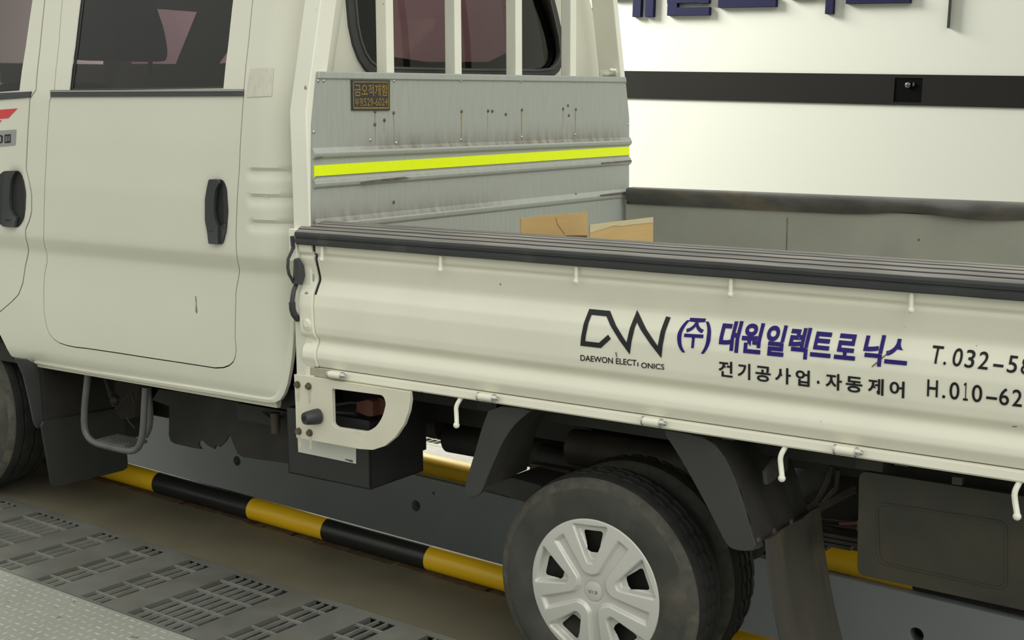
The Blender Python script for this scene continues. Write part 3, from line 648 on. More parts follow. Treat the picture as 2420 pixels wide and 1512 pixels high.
# zig-zag cut edge of the tape is too fine to model beyond its outline
pl = sheet('maker_plaque', [Th(828, 188.5), Th(919, 190), (Th(919, 261)[0], Th(919, 261)[1]), Th(829.5, 261)], [], lambda y, z: (.004, y, z), PLAQUE, head, (-.003, 0, 0))
def plq(name, pts, m=BRASS): 
    return sheet(name, [Th(*p) for p in pts], [], lambda y, z: (.0046, y, z), m, pl, None)
def fr(x0, y0, x1, y1): return [(x0, y0), (x1, y0+(x1-x0)*.008), (x1, y1+(x1-x0)*.0), (x0, y1)]
plq('plaque_border', [(831, 192), (915.5, 192.8), (915.5, 195.6), (831, 194.8)]); plq('plaque_border', [(832, 253.2), (916.5, 253.2), (916.5, 257), (832, 257)])
plq('plaque_border', [(831, 192), (833, 192), (834, 256), (832, 256)]); plq('plaque_border', [(913.5, 193), (915.5, 193), (916.5, 256), (914.8, 256)])
def Tbox(x0, y0, x1, y1): a = Th(x0, y1); b = Th(x1, y0); return (a[0], b[0], a[1], b[1])
pm = lambda y, z: (.0047, y, z)
text_part('plaque_lettering', '금오적재함', Tbox(835, 199, 913, 227.5), BRASS, pl, pm, .018)
text_part('plaque_lettering', '부평', Tbox(836, 231, 855, 251), BRASS, pl, pm, .014)
text_part('plaque_lettering', '529-6024', Tbox(857, 231.5, 913, 250.5), BRASS, pl, pm, .012)
# rivets, screw holes and rust runs
def rivet(px, py, r=.0045, m=CHROME, name='rivet'):
    y, z = Th(px, py); mb = MB(); mb.ball((.0035 if z < 1.1 else .001, y, z), r, sc=(.45, 1, 1), n=6); return mb.build(name, m, head)
for p in [(752, 191), (764.5, 191), (931, 191.5), (1089, 191.5), (1231, 193), (1359.5, 193), (1472, 194), (1478, 194), (741.5, 312), (743, 420), (875, 331), (936.5, 338), (1089.5, 330.5), (1233, 324), (1360, 318), (990, 516), (1081, 505), (1167, 497), (1262, 486), (1343, 476.5), (877, 527.5), (1485, 294)]: rivet(*p)
for p in [(886, 263), (908, 284), (885.5, 294), (930, 266.5), (1090.5, 263), (1153, 262), (1163, 262.5), (1195, 270), (1233, 259.5), (1330.5, 257), (1344, 272.5), (1360.5, 258.5), (930, 477.5), (1360, 459), (1342, 249)]: rivet(*p, r=.0052, m=RUSTY, name='screw_hole')
def streak(px, y0, y1, w0, w1, m=RUST):
    sheet('rust_run', [Th(px-w0/2, y0), Th(px+w0/2, y0), Th(px+w1/2, y1), Th(px-w1/2, y1)], [], lambda y, z: (.0009, y, z), m, head, None)
STK = mat('rust_run', (.36, .29, .15), .6, var=.2, scale=60); STK2 = mat('faint_rust_run', (.36, .355, .30), .6, var=.1, scale=60)
for (px, y0, y1, a, m) in [(886.5, 266, 292, 2.4, STK), (887, 296, 345, 1.4, STK2), (930.5, 268, 288, 2.6, STK), (932, 288, 338, 1.4, STK2), (908, 286, 315, 1.6, STK2), (1091, 266, 325, 2.6, STK), (1153, 265, 300, 1.5, STK2), (1233, 261, 318, 2.4, STK), (1331, 259, 300, 1.5, STK2), (1360, 260, 285, 2.6, STK), (1360, 285, 316, 1.6, STK2)]: streak(px, y0, y1, a, a*.6, m)
def grime(pts, m=GRIME, off=.0098):
    sheet('grime_streak', [Th(*p) for p in pts], [], lambda y, z: (off, y, z), m, head, None)
for pts in [[(845, 430), (885, 424), (950, 417), (962, 421), (935, 426), (880, 431), (850, 435)], [(1415, 384), (1487, 378), (1487, 382), (1416, 388)], [(1412, 460), (1450, 455), (1486, 452), (1486, 458), (1440, 462), (1414, 464)], [(742, 371), (758, 369), (756, 373), (742, 375)]]: grime(pts)
def zband(m, bands):
    """grime that has settled along the tops of the pressed ribs"""
    n = m.node_tree.nodes; L = m.node_tree.links; p = n['Principled BSDF']; src = p.inputs['Base Color'].links[0].from_socket
    t = n.new('ShaderNodeTexCoord'); sp_ = n.new('ShaderNodeSeparateXYZ'); L.new(t.outputs['Object'], sp_.inputs[0])
    mpn = n.new('ShaderNodeMapping'); mpn.inputs['Scale'].default_value = (1, 26, 5); L.new(t.outputs['Object'], mpn.inputs[0])
    nz = n.new('ShaderNodeTexNoise'); nz.inputs['Scale'].default_value = 1.6; nz.inputs['Detail'].default_value = 6; L.new(mpn.outputs[0], nz.inputs['Vector'])
    def math_(op, a, b=None, c=None):
        q = n.new('ShaderNodeMath'); q.operation = op
        for i, v in enumerate((a, b, c)):
            if v is None: continue
            if isinstance(v, (int, float)): q.inputs[i].default_value = v
            else: L.new(v, q.inputs[i])
        return q.outputs[0]
    tot = None
    for z0, sl, h, y0, y1, amt in bands:           # lower edge at y=0, slope along y, height, extent, strength
        zz = math_('SUBTRACT', sp_.outputs['Z'], math_('MULTIPLY_ADD', sp_.outputs['Y'], sl, z0))
        up = math_('SUBTRACT', 1.0, math_('DIVIDE', zz, h)); up = math_('MINIMUM', math_('MAXIMUM', up, 0.0), 1.0)
        up = math_('MULTIPLY', math_('MULTIPLY', up, up), math_('GREATER_THAN', zz, 0.0))
        a = n.new('ShaderNodeMapRange'); a.inputs['From Min'].default_value = y0; a.inputs['From Max'].default_value = y0+.25; L.new(sp_.outputs['Y'], a.inputs['Value'])
        b = n.new('ShaderNodeMapRange'); b.inputs['From Min'].default_value = y1; b.inputs['From Max'].default_value = y1-.25; L.new(sp_.outputs['Y'], b.inputs['Value'])
        v = math_('MULTIPLY', math_('MULTIPLY', up, amt), math_('MULTIPLY', a.outputs[0], b.outputs[0]))
        tot = v if tot is None else math_('ADD', tot, v)
    nr = n.new('ShaderNodeMapRange'); nr.inputs['From Min'].default_value = .3; nr.inputs['From Max'].default_value = .62; L.new(nz.outputs['Fac'], nr.inputs['Value'])
    f = math_('MINIMUM', math_('MULTIPLY', tot, math_('MULTIPLY_ADD', nr.outputs[0], .75, .25)), .95)
    mx = n.new('ShaderNodeMix'); mx.data_type = 'RGBA'; L.new(f, mx.inputs[0]); L.new(src, mx.inputs[6]); mx.inputs[7].default_value = (.17, .145, .105, 1); L.new(mx.outputs[2], p.inputs['Base Color'])
zband(GALV, [(1.326, -.009, .085, .12, 1.75, .95), (1.246, -.004, .012, -.2, 1.9, .5), (1.138, -.007, .07, -.3, .95, .8), (1.05, 0, .055, -.3, .8, .0)])
# ---- white front frame: posts and guard bars
def prism_post(name, x0, x1, path, wd, m=POSTWHITE):
    """square tube through (y, z) path, y = its left side"""
    mb = MB(); mb.loft([[(x0, y, z), (x1, y, z), (x1, y+wd, z), (x0, y+wd, z)] for y, z in path]); return mb.build(name, m, truck, bevel=.004)
frame_y = lambda px, py, x: tuple(T(px, py, x=x)[1:])
p0 = frame_y(683.5, 262, -.064); p1 = frame_y(719, 0, -.064)
k_ = (p1[0]-p0[0])/(p1[1]-p0[1])
post = prism_post('frame_post', -.064, -.005, [(p0[0]+.003, .70), (p0[0]+.002, 1.2), (p0[0], p0[1]), (p1[0], p1[1]), (p1[0]+k_*.2, p1[1]+.2)], .062)
q0 = frame_y(1478, 183, -.005); q1 = frame_y(1460, 0, -.005); k2 = (q1[0]-q0[0])/(q1[1]-q0[1])
qa = frame_y(1487, 285, -.005)
rp_ = prism_post('frame_post', -.095, -.005, [(qa[0]-.03, .9), (qa[0]-.03, qa[1]), (q0[0]-.030, q0[1]), (q1[0]-.030, q1[1]), (q1[0]-.030+k2*.2, q1[1]+.2)], .030)
for y0, y1 in [(.332, .364), (.643, .676), (.957, .993), (1.276, 1.312)]:
    prism_post('guard_bar', -.044, -.004, [(y0, 1.50), (y0, 2.02)], y1-y0)
mb = MB(); mb.box(-.05, 0, .12, 1.58, 2.02, 2.06); mb.build('guard_rail', POSTWHITE, truck, bevel=.004)
mb = MB(); mb.tube([T(1418, 176, x=-.10), T(1436, 176.5, x=-.05), T(1450, 174, x=-.03), T(1455, 170, x=-.02), T(1454, 166, x=-.02), T(1440, 165, x=-.03)], .006, 8); mb.build('rope_hook', POSTWHITE, truck)
a_ = T(1445, 159, x=-.05); b_ = T(1445, 180, x=-.05)
mb = MB(); mb.box(-.088, -.02, q0[0]-.036, q0[0]-.030, b_[2], a_[2]); mb.build('hook_plate', POSTWHITE, truck)
# ---- bed floor and gates
BL = 2.34
mb = MB(); mb.box(0, BL, .03, 1.64, .745, .785); mb.build('bed_floor', GATEIN, truck)
GP = [(1.108, 0), (1.064, .002), (1.0605, .012), (1.056, .013), (1.052, .008), (1.045, .009), (1.000, .021), (.990, .021), (.975, .012), (.955, .001), (.925, -.004), (.870, -.002), (.850, .001), (.8435, .005), (.836, .015), (.826, .0165), (.812, .008), (.800, .003), (.785, .002), (.772, .008), (.757, .014)]
GPR = list(reversed(GP))
def gyz(z): return sum(lerp_tab(GPR, z+d) for d in (-.0025, -.00125, 0, .00125, .0025))/5
zs = [1.108-.004*k for k in range(88)]
mb = MB(); prof = [(gyz(z), z) for z in zs]+[(.052, .757), (.052, 1.108)]
mb.loft([[(x, y, z) for y, z in prof] for x in (.012, .5, 1.0, 1.5, 2.0, BL-.03)])
gate = mb.build('side_gate', BEDWHITE, truck, angle=30); gate['label'] = 'white near side gate of the bed'
mb = MB(); prof = [(gyz(z)-.007, z) for z in zs]+[(.055, .760), (.055, 1.108)]
mb.loft([[(x, y, z) for y, z in prof] for x in (-.036, .010)])
gp2 = MB(); gp2.loft([[(.0085, gyz(z)+.0005, z), (.0175, gyz(z)-.0012, z), (.0175, gyz(z)+.01, z), (.0085, gyz(z)+.01, z)] for z in [.955+.006*k for k in range(23)]]); gp2.build('gate_gap', GAP, gate)
capo = mb.build('end_cap', BEDWHITE, gate, angle=30, bevel=.002)
c0 = T(725, 765, y=-.01); mb = MB(); mb.lathe_y([(0, -.0035), (.009, -.0035), (.012, -.001), (.017, 0), (.019, .001)], (c0[0], gyz(c0[2])-.0072, c0[2]), 20); mb.build('plug', BEDWHITE, gate)
# rubber cover
def rail_prof(inner=False):
    P = [(-.014, 1.086), (-.018, 1.090), (-.0185, 1.098), (-.016, 1.1005), (-.0155, 1.1035), (-.019, 1.106), (-.020, 1.113), (-.018, 1.1185)]
    y = -.0155
    for k in range(6):
        f = lambda q: 1.1195+.0245*math.sin(math.pi/2*min(1, (q+.0155)/.062)); P += [(y, f(y)), (y+.0095, f(y+.0095)), (y+.0105, f(y+.0105)-.0030), (y+.0122, f(y+.0122)-.0030)]; y += .0132
    P += [(.066, 1.1435), (.074, 1.142), (.080, 1.136), (.081, 1.095), (.078, 1.086), (.066, 1.088), (.062, 1.112), (-.006, 1.112), (-.008, 1.088)]
    return P
mb = MB(); RP = rail_prof(); rings = []
rr = random.Random(5)
for x in [-.042, -.039, -.033]+[.0+.06*k for k in range(40)]:
    s = {-.042: .80, -.039: .93}.get(x, 1.0); jz = rr.uniform(-.0003, .0003) if x > 0 else 0
    rings.append([(x, .030+(y-.030)*s, 1.115+(z-1.115)*s+jz) for y, z in RP])
mb.loft(rings)
nP = len(RP)
for i, f in enumerate(mb.f):
    if len(f) == 4:
        j = min(q % nP for q in f)
        if max(q % nP for q in f)-j == 1 and (8 <= j < 32 and (j-8) % 4 in (0,) or 32 <= j <= 33): mb.mi[i] = 1
rc = mb.build('rubber_rail_cover', [RUBBER, RUBBERTOP], gate, angle=28); rc['label'] = 'black rubber cover on the near rail'
# rope pegs under the rubber
for x in (.050, .437, .826, 1.211, 1.598, 1.985):
    mb = MB(); mb.tube([(x, .010, 1.092), (x, -.006, 1.088), (x, -.008, 1.07), (x+.001, -.010, 1.052)], .0046, 8); mb.ball((x+.001, -.011, 1.051), .0068); mb.build('rope_peg', POSTWHITE, gate)
# lettering
gm = lambda x, z: (x, gyz(z)-.0016, z)
zc = [.86+.006*k for k in range(24)]
def G(px, py): q = T(px, py, y=-.002); return (float(q[0]), float(q[2]))
def Z3(X, Y): return G(1300+X/2.16, 660+Y/2.16)
lg = [Z3(*p) for p in [(306, 292), (258, 336), (170, 326), (188, 170), (279, 179), (402, 352), (426, 192), (562, 370), (583, 197)]]
Lf, Rt = ribbon(lg, .0118)
mb = MB()
lo = bmesh.new()
for i in range(len(lg)-1):
    vs = [lo.verts.new((p[0], p[1], 0)) for p in (Lf[i], Lf[i+1], Rt[i+1], Rt[i])]; lo.faces.new(vs)
for z in zc: bmesh.ops.bisect_plane(lo, geom=lo.verts[:]+lo.edges[:]+lo.faces[:], dist=1e-6, plane_co=(0, z, 0), plane_no=(0, 1, 0))
for v in lo.verts: v.co = Vector(gm(v.co.x, v.co.y))
me = bpy.data.meshes.new('company_logo'); lo.to_mesh(me); lo.free(); link('company_logo', me, gate, [LOGO])
def lab(s, a, b, top, m, off, name='lettering', shear=0.):
    """baseline from picture point a to b, top picture point of the first glyph"""
    A_, B_, C_ = G(*a), G(*b), G(*top)
    text_part(name, s, (A_[0], B_[0], A_[1], C_[1]), m, gate, gm, off, cuts=zc, slope=B_[1]-A_[1], shear=shear)
lab('DAEWON ELECT', (1372.5, 852), (1505, 864.5), (1373.5, 838), CHAR, .012)
lab('ı', (1507, 865), (1509.5, 865.3), (1508, 856), CHAR, .012)
lab('ONICS', (1516, 869), (1570.5, 873.5), (1517.5, 856), CHAR, .012)
def glyphs(chars, top, bot, fr, m, off, name='lettering'):
    """each glyph between two picture columns; top / bot = (y at column x0, slope, x0); fr = glyph height range in the font"""
    for ch, x0, x1 in chars:
        me_ = text_mesh(ch, off); ys_2 = [v.co.y for v in me_.vertices]; bpy.data.meshes.remove(me_)
        q0_, q1_ = (min(ys_2)-fr[0])/(fr[1]-fr[0]), (max(ys_2)-fr[0])/(fr[1]-fr[0])
        def at(px, t): yt_ = top[0]+top[1]*(px-top[2]); yb_ = bot[0]+bot[1]*(px-bot[2]); return G(px, yb_+(yt_-yb_)*t)
        A_, B_, C_ = at(x0, q0_), at(x1, q0_), at(x0, q1_)
        text_part(name, ch, (A_[0], B_[0], A_[1], C_[1]), m, gate, gm, off, cuts=zc, slope=B_[1]-A_[1])
g3 = lambda X: 1180+X/1.951
t3 = lambda Y, sl, X: (400+Y/1.951, sl, g3(X))
glyphs([('(', g3(819), g3(860)), ('주', g3(850), g3(938)), (')', g3(932), g3(972))], t3(690, .07, 890), t3(822, .07, 890), (-.09, .80), NAVY, .018)
glyphs([(c, g3(a_), g3(b_)) for c, a_, b_ in [('대', 1012, 1103), ('원', 1112, 1205), ('일', 1222, 1311), ('렉', 1330, 1420), ('트', 1433, 1527), ('로', 1543, 1640), ('닉', 1672, 1761), ('스', 1775, 1879)]], t3(706, .099, 1057), t3(838, .097, 1057), (-.09, .84), NAVY, .034)
glyphs([(c, g3(a_), g3(b_)) for c, a_, b_ in [('전', 1012, 1077), ('기', 1100, 1158), ('공', 1182, 1252), ('사', 1272, 1345), ('업', 1367, 1432), ('자', 1505, 1580), ('동', 1598, 1674), ('제', 1700, 1772), ('어', 1800, 1868)]], t3(884, .115, 1044), t3(957, .118, 1044), (-.09, .84), CHAR, .024)
glyphs([('，', g3(1463), g3(1477))], t3(940, .115, 1470), t3(1003, .115, 1470), (-.14, .70), CHAR, .03)
glyphs([(c, g3(a_), g3(b_)) for c, a_, b_ in [('T', 1985, 2036), ('.', 2046, 2058), ('0', 2085, 2129), ('3', 2143, 2186), ('2', 2204, 2250), ('-', 2275, 2322), ('5', 2338, 2383), ('8', 2402, 2446)]], t3(818, .128, 2010), t3(895, .118, 2010), (0, .70), CHAR, .008)
glyphs([(c, g3(a_), g3(b_)) for c, a_, b_ in [('H', 1973, 2022), ('.', 2043, 2057), ('0', 2076, 2121), ('１', 2139, 2161), ('0', 2179, 2226), ('-', 2246, 2296), ('6', 2305, 2350), ('2', 2365, 2410)]], t3(968, .118, 1998), t3(1047, .115, 1998), (0, .70), CHAR, .008)
# scratches across the lettering
mb = MB()
for a, b in [((2062, 866), (2100, 832)), ((1459, 843), (1457, 831))]:
    mb = MB(); p, q = G(*a), G(*b); d = Vector((q[0]-p[0], q[1]-p[1])).normalized()*.0012
    vs = [(p[0]-d.y, p[1]+d.x), (p[0]+d.y, p[1]-d.x), (q[0]+d.y, q[1]-d.x), (q[0]-d.y, q[1]+d.x)]
    mb.add([(x, gyz(z)-.0024, z) for x, z in vs], [(0, 1, 2, 3)]); mb.build('scratch', GRIME, gate)
# bed frame rail with hinges and lower hooks
mb = MB(); prof = [(.016, .757), (.010, .752), (.008, .737), (.011, .733), (.10, .733), (.10, .757)]
mb.loft([[(x, y, z) for y, z in prof] for x in (-.064, .3, .8, 1.3, 1.8, BL)])
rail = mb.build('frame_rail', BEDWHITE, truck)
mb = MB(); mb.box(-.066, -.030, .004, .05, .70, .905); mb.build('corner_post', WHITE, truck, bevel=.003)
for x in (.059, .545, 1.001, 1.452, 1.93):
    r = .0092; zc_ = .7485
    mb = MB(); mb.tube([(x+.002, -.003, zc_), (x+.044, -.003, zc_)], r, 16); mb.box(x+.004, x+.042, -.003, .012, zc_-.004, zc_+.006)
    h = mb.build('hinge', BEDWHITE, rail)
    mb = MB(); mb.tube([(x-.002, -.003, zc_), (x+.002, -.003, zc_)], r*1.15, 16); mb.tube([(x+.044, -.003, zc_), (x+.047, -.003, zc_)], r*1.2, 16); mb.tube([(x+.047, -.003, zc_), (x+.055, -.003, zc_)], r*.78, 6); mb.tube([(x+.055, -.003, zc_), (x+.059, -.003, zc_)], r*.45, 10); mb.build('hinge_bolt', CHROME, h, angle=50)
for px, py in [(1083, 943), (1850, 1058), (2404, 1140)]:
    p = T(px, py, y=.012); x, z = p[0], p[2]
    mb = MB(); mb.tube(open_smooth([(x+.006, .03, z+.010), (x+.003, .016, z), (x-.003, .006, z-.018), (x+.000, .004, z-.036), (x+.006, -.003, z-.053), (x+.008, -.006, z-.060)]), .0058, 10); mb.ball((x+.008, -.007, z-.061), .0082); mb.build('rope_hook', POSTWHITE, truck)
for px, py in [(1150, 953), (1722, 1037), (2130, 1098)]:
    p = T(px, py, y=.012); mb = MB(); mb.box(p[0]-.014, p[0]+.014, .010, .016, .7305, .7335); mb.build('rail_clip', UNDERBROWN, truck)
sheet('recess_shade_patch', [tuple(float(v) for v in T(px, py, y=.0075)[[0, 2]]) for px, py in [(733, 867), (783, 874), (783, 893), (733, 886)]], [], lambda x, z: (x, .0072, z), mat('grey_brown_recess_shade', (.40, .37, .28), .7, var=.12, scale=60), rail, None)  # shade of the recess between rail and gate, painted as a darker patch
# corner bracket plate
def B(px, py): q = T(px, py, y=.002); return (float(q[0]), float(q[2]))
bo = [B(695.5, 884), B(968, 926), B(970, 945), B(966, 972), B(955, 1003), B(935, 1033), B(910, 1054), B(882, 1063), B(850, 1061), B(701, 1034), B(699, 960)]
bh = rounded([B(785, 918), B(906, 934), B(913, 952), B(905, 985), B(888, 1010), B(866, 1020), B(797, 1010), B(787, 1003)], [.008, .012, .012, .02, .02, .01, .008, .008])
br = sheet('corner_bracket', bo, [bh], lambda x, z: (x, .000, z), DIRTYWHITE, truck, (0, .014, 0), bevel=.005, angle=50, flat=True)
br['label'] = 'white steel bracket with a D shaped opening'
for p in [(705, 908), (731.5, 912), (708, 1018), (734, 1022)]:
    x, z = B(*p); mb = MB(); mb.tube([(x, -.009, z), (x, .001, z)], .0075, 6); mb.tube([(x, -.003, z), (x, .001, z)], .0098, 16); mb.build('bolt', RUSTY, br, angle=50)
    sheet('rust_run', [(x-.006, z-.008), (x+.006, z-.008), (x+.004, z-.045), (x-.004, z-.045)], [], lambda a, b: (a, -.0006, b), mat('pale_rust_run', (.58, .535, .40), .6, var=.15, scale=50), br, None)
x, z = B(754, 983); mb = MB(); mb.tube([(x, .0, z), (x-.003, -.012, z), (x-.010, -.034, z), (x-.012, -.042, z)], [.021, .021, .018, .0155], 20); sb = mb.build('rubber_stop', RUBBER, br, angle=50)
mb = MB(); mb.tube([(x-.0122, -.0425, z), (x-.0123, -.0435, z)], .007, 14); mb.build('stop_hole', GAP, sb)
# latch between cab and gate
xl = -.048
L_ = lambda px, py, o=0.: tuple(T(px, py, x=xl+o))
mb = MB(); mb.box(-.066, -.040, -.010, .02, 1.04, 1.125); mb.build('latch_bracket', POSTWHITE, truck, bevel=.002)
mb = MB(); mb.tube([L_(690, 558), L_(692, 580), L_(699, 590), L_(702, 582)], .0055, 8); mb.tube([L_(693, 578), L_(690, 592), L_(681, 612), L_(680, 632), L_(683, 648), L_(690, 660), L_(694, 668)], .0042, 8); mb.tube([L_(703, 603), L_(697, 618), L_(698, 640), L_(695, 655)], .004, 8)
mb.tube([L_(701, 612, .012), L_(706, 630, .012), L_(707, 650, .012), L_(704, 672, .012)], [.008, .014, .016, .012], 8); mb.tube([L_(700, 672), L_(694, 688), L_(691, 705), L_(690, 718)], .0062, 10)
la = mb.build('gate_latch', HANDLE, truck)
mb = MB(); mb.tube([L_(690, 714), L_(691, 730), L_(695, 743), L_(704, 754), L_(706, 755)], [.0085, .0088, .009, .009, .006], 10); mb.build('grip_sleeve', RUBBER, la)
# far side gate
mb = MB(); mb.box(.02, BL, 1.604, 1.655, .757, 1.10); mb.box(.02, BL, 1.5985, 1.606, .90, .952)
fg = mb.build('side_gate', GATEIN, truck, bevel=.002); fg['label'] = 'grey inner face of the far side gate'
a_ = T(1860, 515, y=1.6); b_ = T(1858, 590, y=1.6)
mb = MB(); mb.box(a_[0]-.0012, a_[0]+.0012, 1.6025, 1.604, .92, a_[2]); mb.build('seam', GRIME, fg)
mb = MB(); rings = []
for k in range(60):
    x = .025+.04*k; wv = 0
    if x > .80: wv = .017*sstep(.80, 1.12, x)*(.55+.45*math.sin((x-.85)*11))
    zb = 1.089+wv; yo = -.012*sstep(.8, 1.1, x)*(.5+.5*math.sin(x*17))
    s = sstep(.015, .06, x)
    rings.append([(x+(.018 if k == 0 else 0), 1.598+yo, zb), (x, 1.594+yo*1.5, zb+.018), (x, 1.594+yo, 1.130), (x, 1.598, 1.141), (x, 1.607, 1.1455), (x, 1.65, 1.1455), (x, 1.662, 1.135), (x, 1.662, 1.09), (x, 1.655, 1.09), (x, 1.653, 1.128), (x, 1.606, 1.128), (x, 1.6025, zb)])
mb.loft(rings); o = mb.build('rubber_rail_cover', RUBBEROLD, fg, angle=50); o['label'] = 'worn black rubber cover on the far rail'
# tailgate at the rear end of the bed
mb = MB(); mb.box(BL-.03, BL+.02, .02, 1.64, .757, 1.10); mb.build('tailgate', BEDWHITE, truck, bevel=.003)
# ---- wheels
def tyre(c, R, wd, rin, name, parent, seg=96):
    """profile across the tyre; c = centre on the outer face"""
    P = [(rin, .022), (rin+.006, .008), (rin+.03, .001), (R-.048, .000), (R-.030, .004), (R-.018, .010), (R-.012, .013), (R-.010, .0145), (R-.006, .018), (R-.002, .028), (R, .045), (R-.007, .047), (R-.007, .053), (R, .055), (R+.001, wd/2-.006), (R-.006, wd/2-.004), (R-.006, wd/2+.004), (R+.001, wd/2+.006), (R, wd-.055), (R-.007, wd-.053), (R-.007, wd-.047), (R, wd-.045), (R-.002, wd-.028), (R-.012, wd-.013), (R-.045, wd), (rin+.01, wd-.01), (rin, wd-.02)]
    def cut(k, i):
        if 9 <= i <= 10 or 21 <= i <= 22: return .003 if k % 5 == 0 else 0
        if 10 < i < 21: return .0045 if k % 4 == 0 else 0
        return 0
    mb = MB(); mb.lathe_y(P, c, seg, 0, True, cut)
    n = len(P)
    for q, f in enumerate(mb.f):
        i = q % n
        if 8 <= i <= 22: mb.mi[q] = 1
        elif 4 <= i <= 7: mb.mi[q] = 2
    return mb.build(name, [TYRE, TREAD, SHOULDER], parent, angle=24)
XW, ZW, RW = .817, .281, .285
rw = bpy.data.objects.new('rear_wheel', None); COL.objects.link(rw); rw.parent = truck; rw.location = (XW, .085, ZW)
tyre((0, 0, 0), RW, .150, .172, 'tyre', rw, 160)
# wheel cover: polar height field with five openings
RCV = .184
def cover_h(r, th):
    s = r/RCV; a0 = math.radians(90+4)
    k = round((th-a0)/(2*math.pi/5)); d = th-a0-k*2*math.pi/5
    X, Y = s*math.sin(d), s*math.cos(d)            # local frame of the nearest opening
    base = .020*(1-s*s)*.55+.004
    if s > .965: base -= .012*((s-.965)/.035)**2
    # raised petal round each opening: above the hub star and the grooves
    half = math.pi/5-abs(d)
    gd = s*math.sin(half)                          # distance to the groove line
    gw = .034+.035*s*.8
    rd_ = .11; a_, b_ = gd-gw, s-.205; petal = sstep(0, .038, rd_-math.hypot(max(rd_-a_, 0), max(rd_-b_, 0)))
    gend = sstep(.80, .86, s)
    petal = max(petal, gend)
    h = base-.010+.010*petal
    if s < .15: h = base-.0115
    # opening: outer funnel and inner hole
    def trap(y0, y1, w0, w1):
        t = (Y-y0)/(y1-y0); wv = w0+(w1-w0)*min(1.2, max(-.2, t)); q = .045; return q-math.sqrt(max(q-(Y-y0), 0)**2+max(q-(y1-Y), 0)**2+max(q-(wv-abs(X)), 0)**2)
    din = trap(.515, .805, .078, .155); dout = trap(.385, .90, .055, .285)
    hole = din > 0
    if dout > 0: h -= .026*sstep(0, .045, dout)*.45+.026*sstep(0, .10, dout)*.55
    return h, din
NR, NT = 84, 400
mb = MB(); pl_ = []; hol = []
for i in range(NR+1):
    r = max(RCV*(i/NR)**.95, 1e-4)
    for j in range(NT):
        th = 2*math.pi*j/NT; pl_.append([r*math.cos(th), r*math.sin(th)]); hol.append(cover_h(r, th)[1])
fs = []
for i in range(NR):
    for j in range(NT):
        q = (i*NT+j, (i+1)*NT+j, (i+1)*NT+(j+1) % NT, i*NT+(j+1) % NT)
        if sum(hol[t] > 0 for t in q) < 4: fs.append(q)
def hd(x, z): return cover_h(math.hypot(x, z), math.atan2(z, x))[1]
for t in set(t for f in fs for t in f):
    if hol[t] > 0:                                 # pull the rim of each opening onto its outline
        x, z = pl_[t]
        for _ in range(4):
            d = hd(x, z); e = 2e-4; gx2 = (hd(x+e, z)-hd(x-e, z))/(2*e); gz2 = (hd(x, z+e)-hd(x, z-e))/(2*e); g2 = gx2*gx2+gz2*gz2
            if g2 < 1e-9: break
            x -= d*gx2/g2; z -= d*gz2/g2
        pl_[t] = [x, z]
vs = [(x, .010-cover_h(max(math.hypot(x, z), 1e-4), math.atan2(z, x))[0], z) for x, z in pl_]
mb.add(vs, fs)
me = bpy.data.meshes.new('wheel_cover'); bm = bmesh.new()
bv = [bm.verts.new(v) for v in mb.v]
for f in fs:
    try: bm.faces.new([bv[i] for i in f])
    except ValueError: pass
bmesh.ops.remove_doubles(bm, verts=bm.verts, dist=1e-5); bmesh.ops.delete(bm, geom=[v for v in bm.verts if not v.link_faces], context='VERTS'); bmesh.ops.recalc_face_normals(bm, faces=bm.faces)
bm.to_mesh(me); bm.free(); wc = link('wheel_cover', me, rw, [SILVER]); finish(wc, 0, 60)
sol = wc.modifiers.new('thickness', 'SOLIDIFY'); sol.thickness = .003; sol.offset = -1
wc['label'] = 'silver five spoke wheel cover'
mb = MB(); mb.lathe_y([(0, .0012), (.018, .0016), (.0235, .003), (.0248, .0055), (.0248, .013)], (0, 0, 0), 40); cc = mb.build('centre_cap', SILVER, wc)
# maker letters on the cap, upside down as parked
mb = MB(); LET = [[(-.0115, .004), (-.0080, -.004), (-.0045, .004)], [(-.0005, -.004), (-.0005, .004)], [(.0115, -.004), (.0115, .004)], [(.0105, 0), (.0050, .004)], [(.0105, 0), (.0050, -.004)]]
for st_ in LET:
    a, b = ribbon(st_, .0014)
    for i in range(len(st_)-1): mb.hexa([(p[0], .0022, p[1]) for p in (a[i], a[i+1], b[i+1], b[i])], [(p[0], .0003, p[1]) for p in (a[i], a[i+1], b[i+1], b[i])])
mb.build('cap_lettering', mat('dull_cap_letter', (.22, .22, .20), .4, .4, var=.1), wc)
mb = MB(); mb.lathe_y([(0, .05), (.12, .05), (.165, .03), (.172, .02), (.172, .13), (0, .13)], (0, 0, 0), 40); mb.build('rim', UNDER, rw)
rw2 = bpy.data.objects.new('rear_wheel', None); COL.objects.link(rw2); rw2.parent = truck; rw2.location = (XW, .272, ZW)
tyre((0, 0, 0), RW, .150, .172, 'tyre', rw2, 160)
mb = MB(); mb.lathe_y([(0, .03), (.172, .03), (.172, .12), (0, .12)], (0, 0, 0), 40); mb.build('rim', UNDER, rw2)
rw2['label'] = 'inner tyre of the dual rear pair'
ZF = -AX*.817-AY*.09+AX*(-1.77)+AY*.2+.310
fw_ = bpy.data.objects.new('front_wheel', None); COL.objects.link(fw_); fw_.parent = truck; fw_.location = (-1.77, .095, ZF)
tyre((0, 0, 0), .308, .19, .19, 'tyre', fw_, 96)
mb = MB(); mb.lathe_y([(0, .05), (.12, .05), (.165, .03), (.19, .02), (.19, .15), (0, .15)], (0, 0, 0), 40); mb.build('rim', UNDER, fw_)
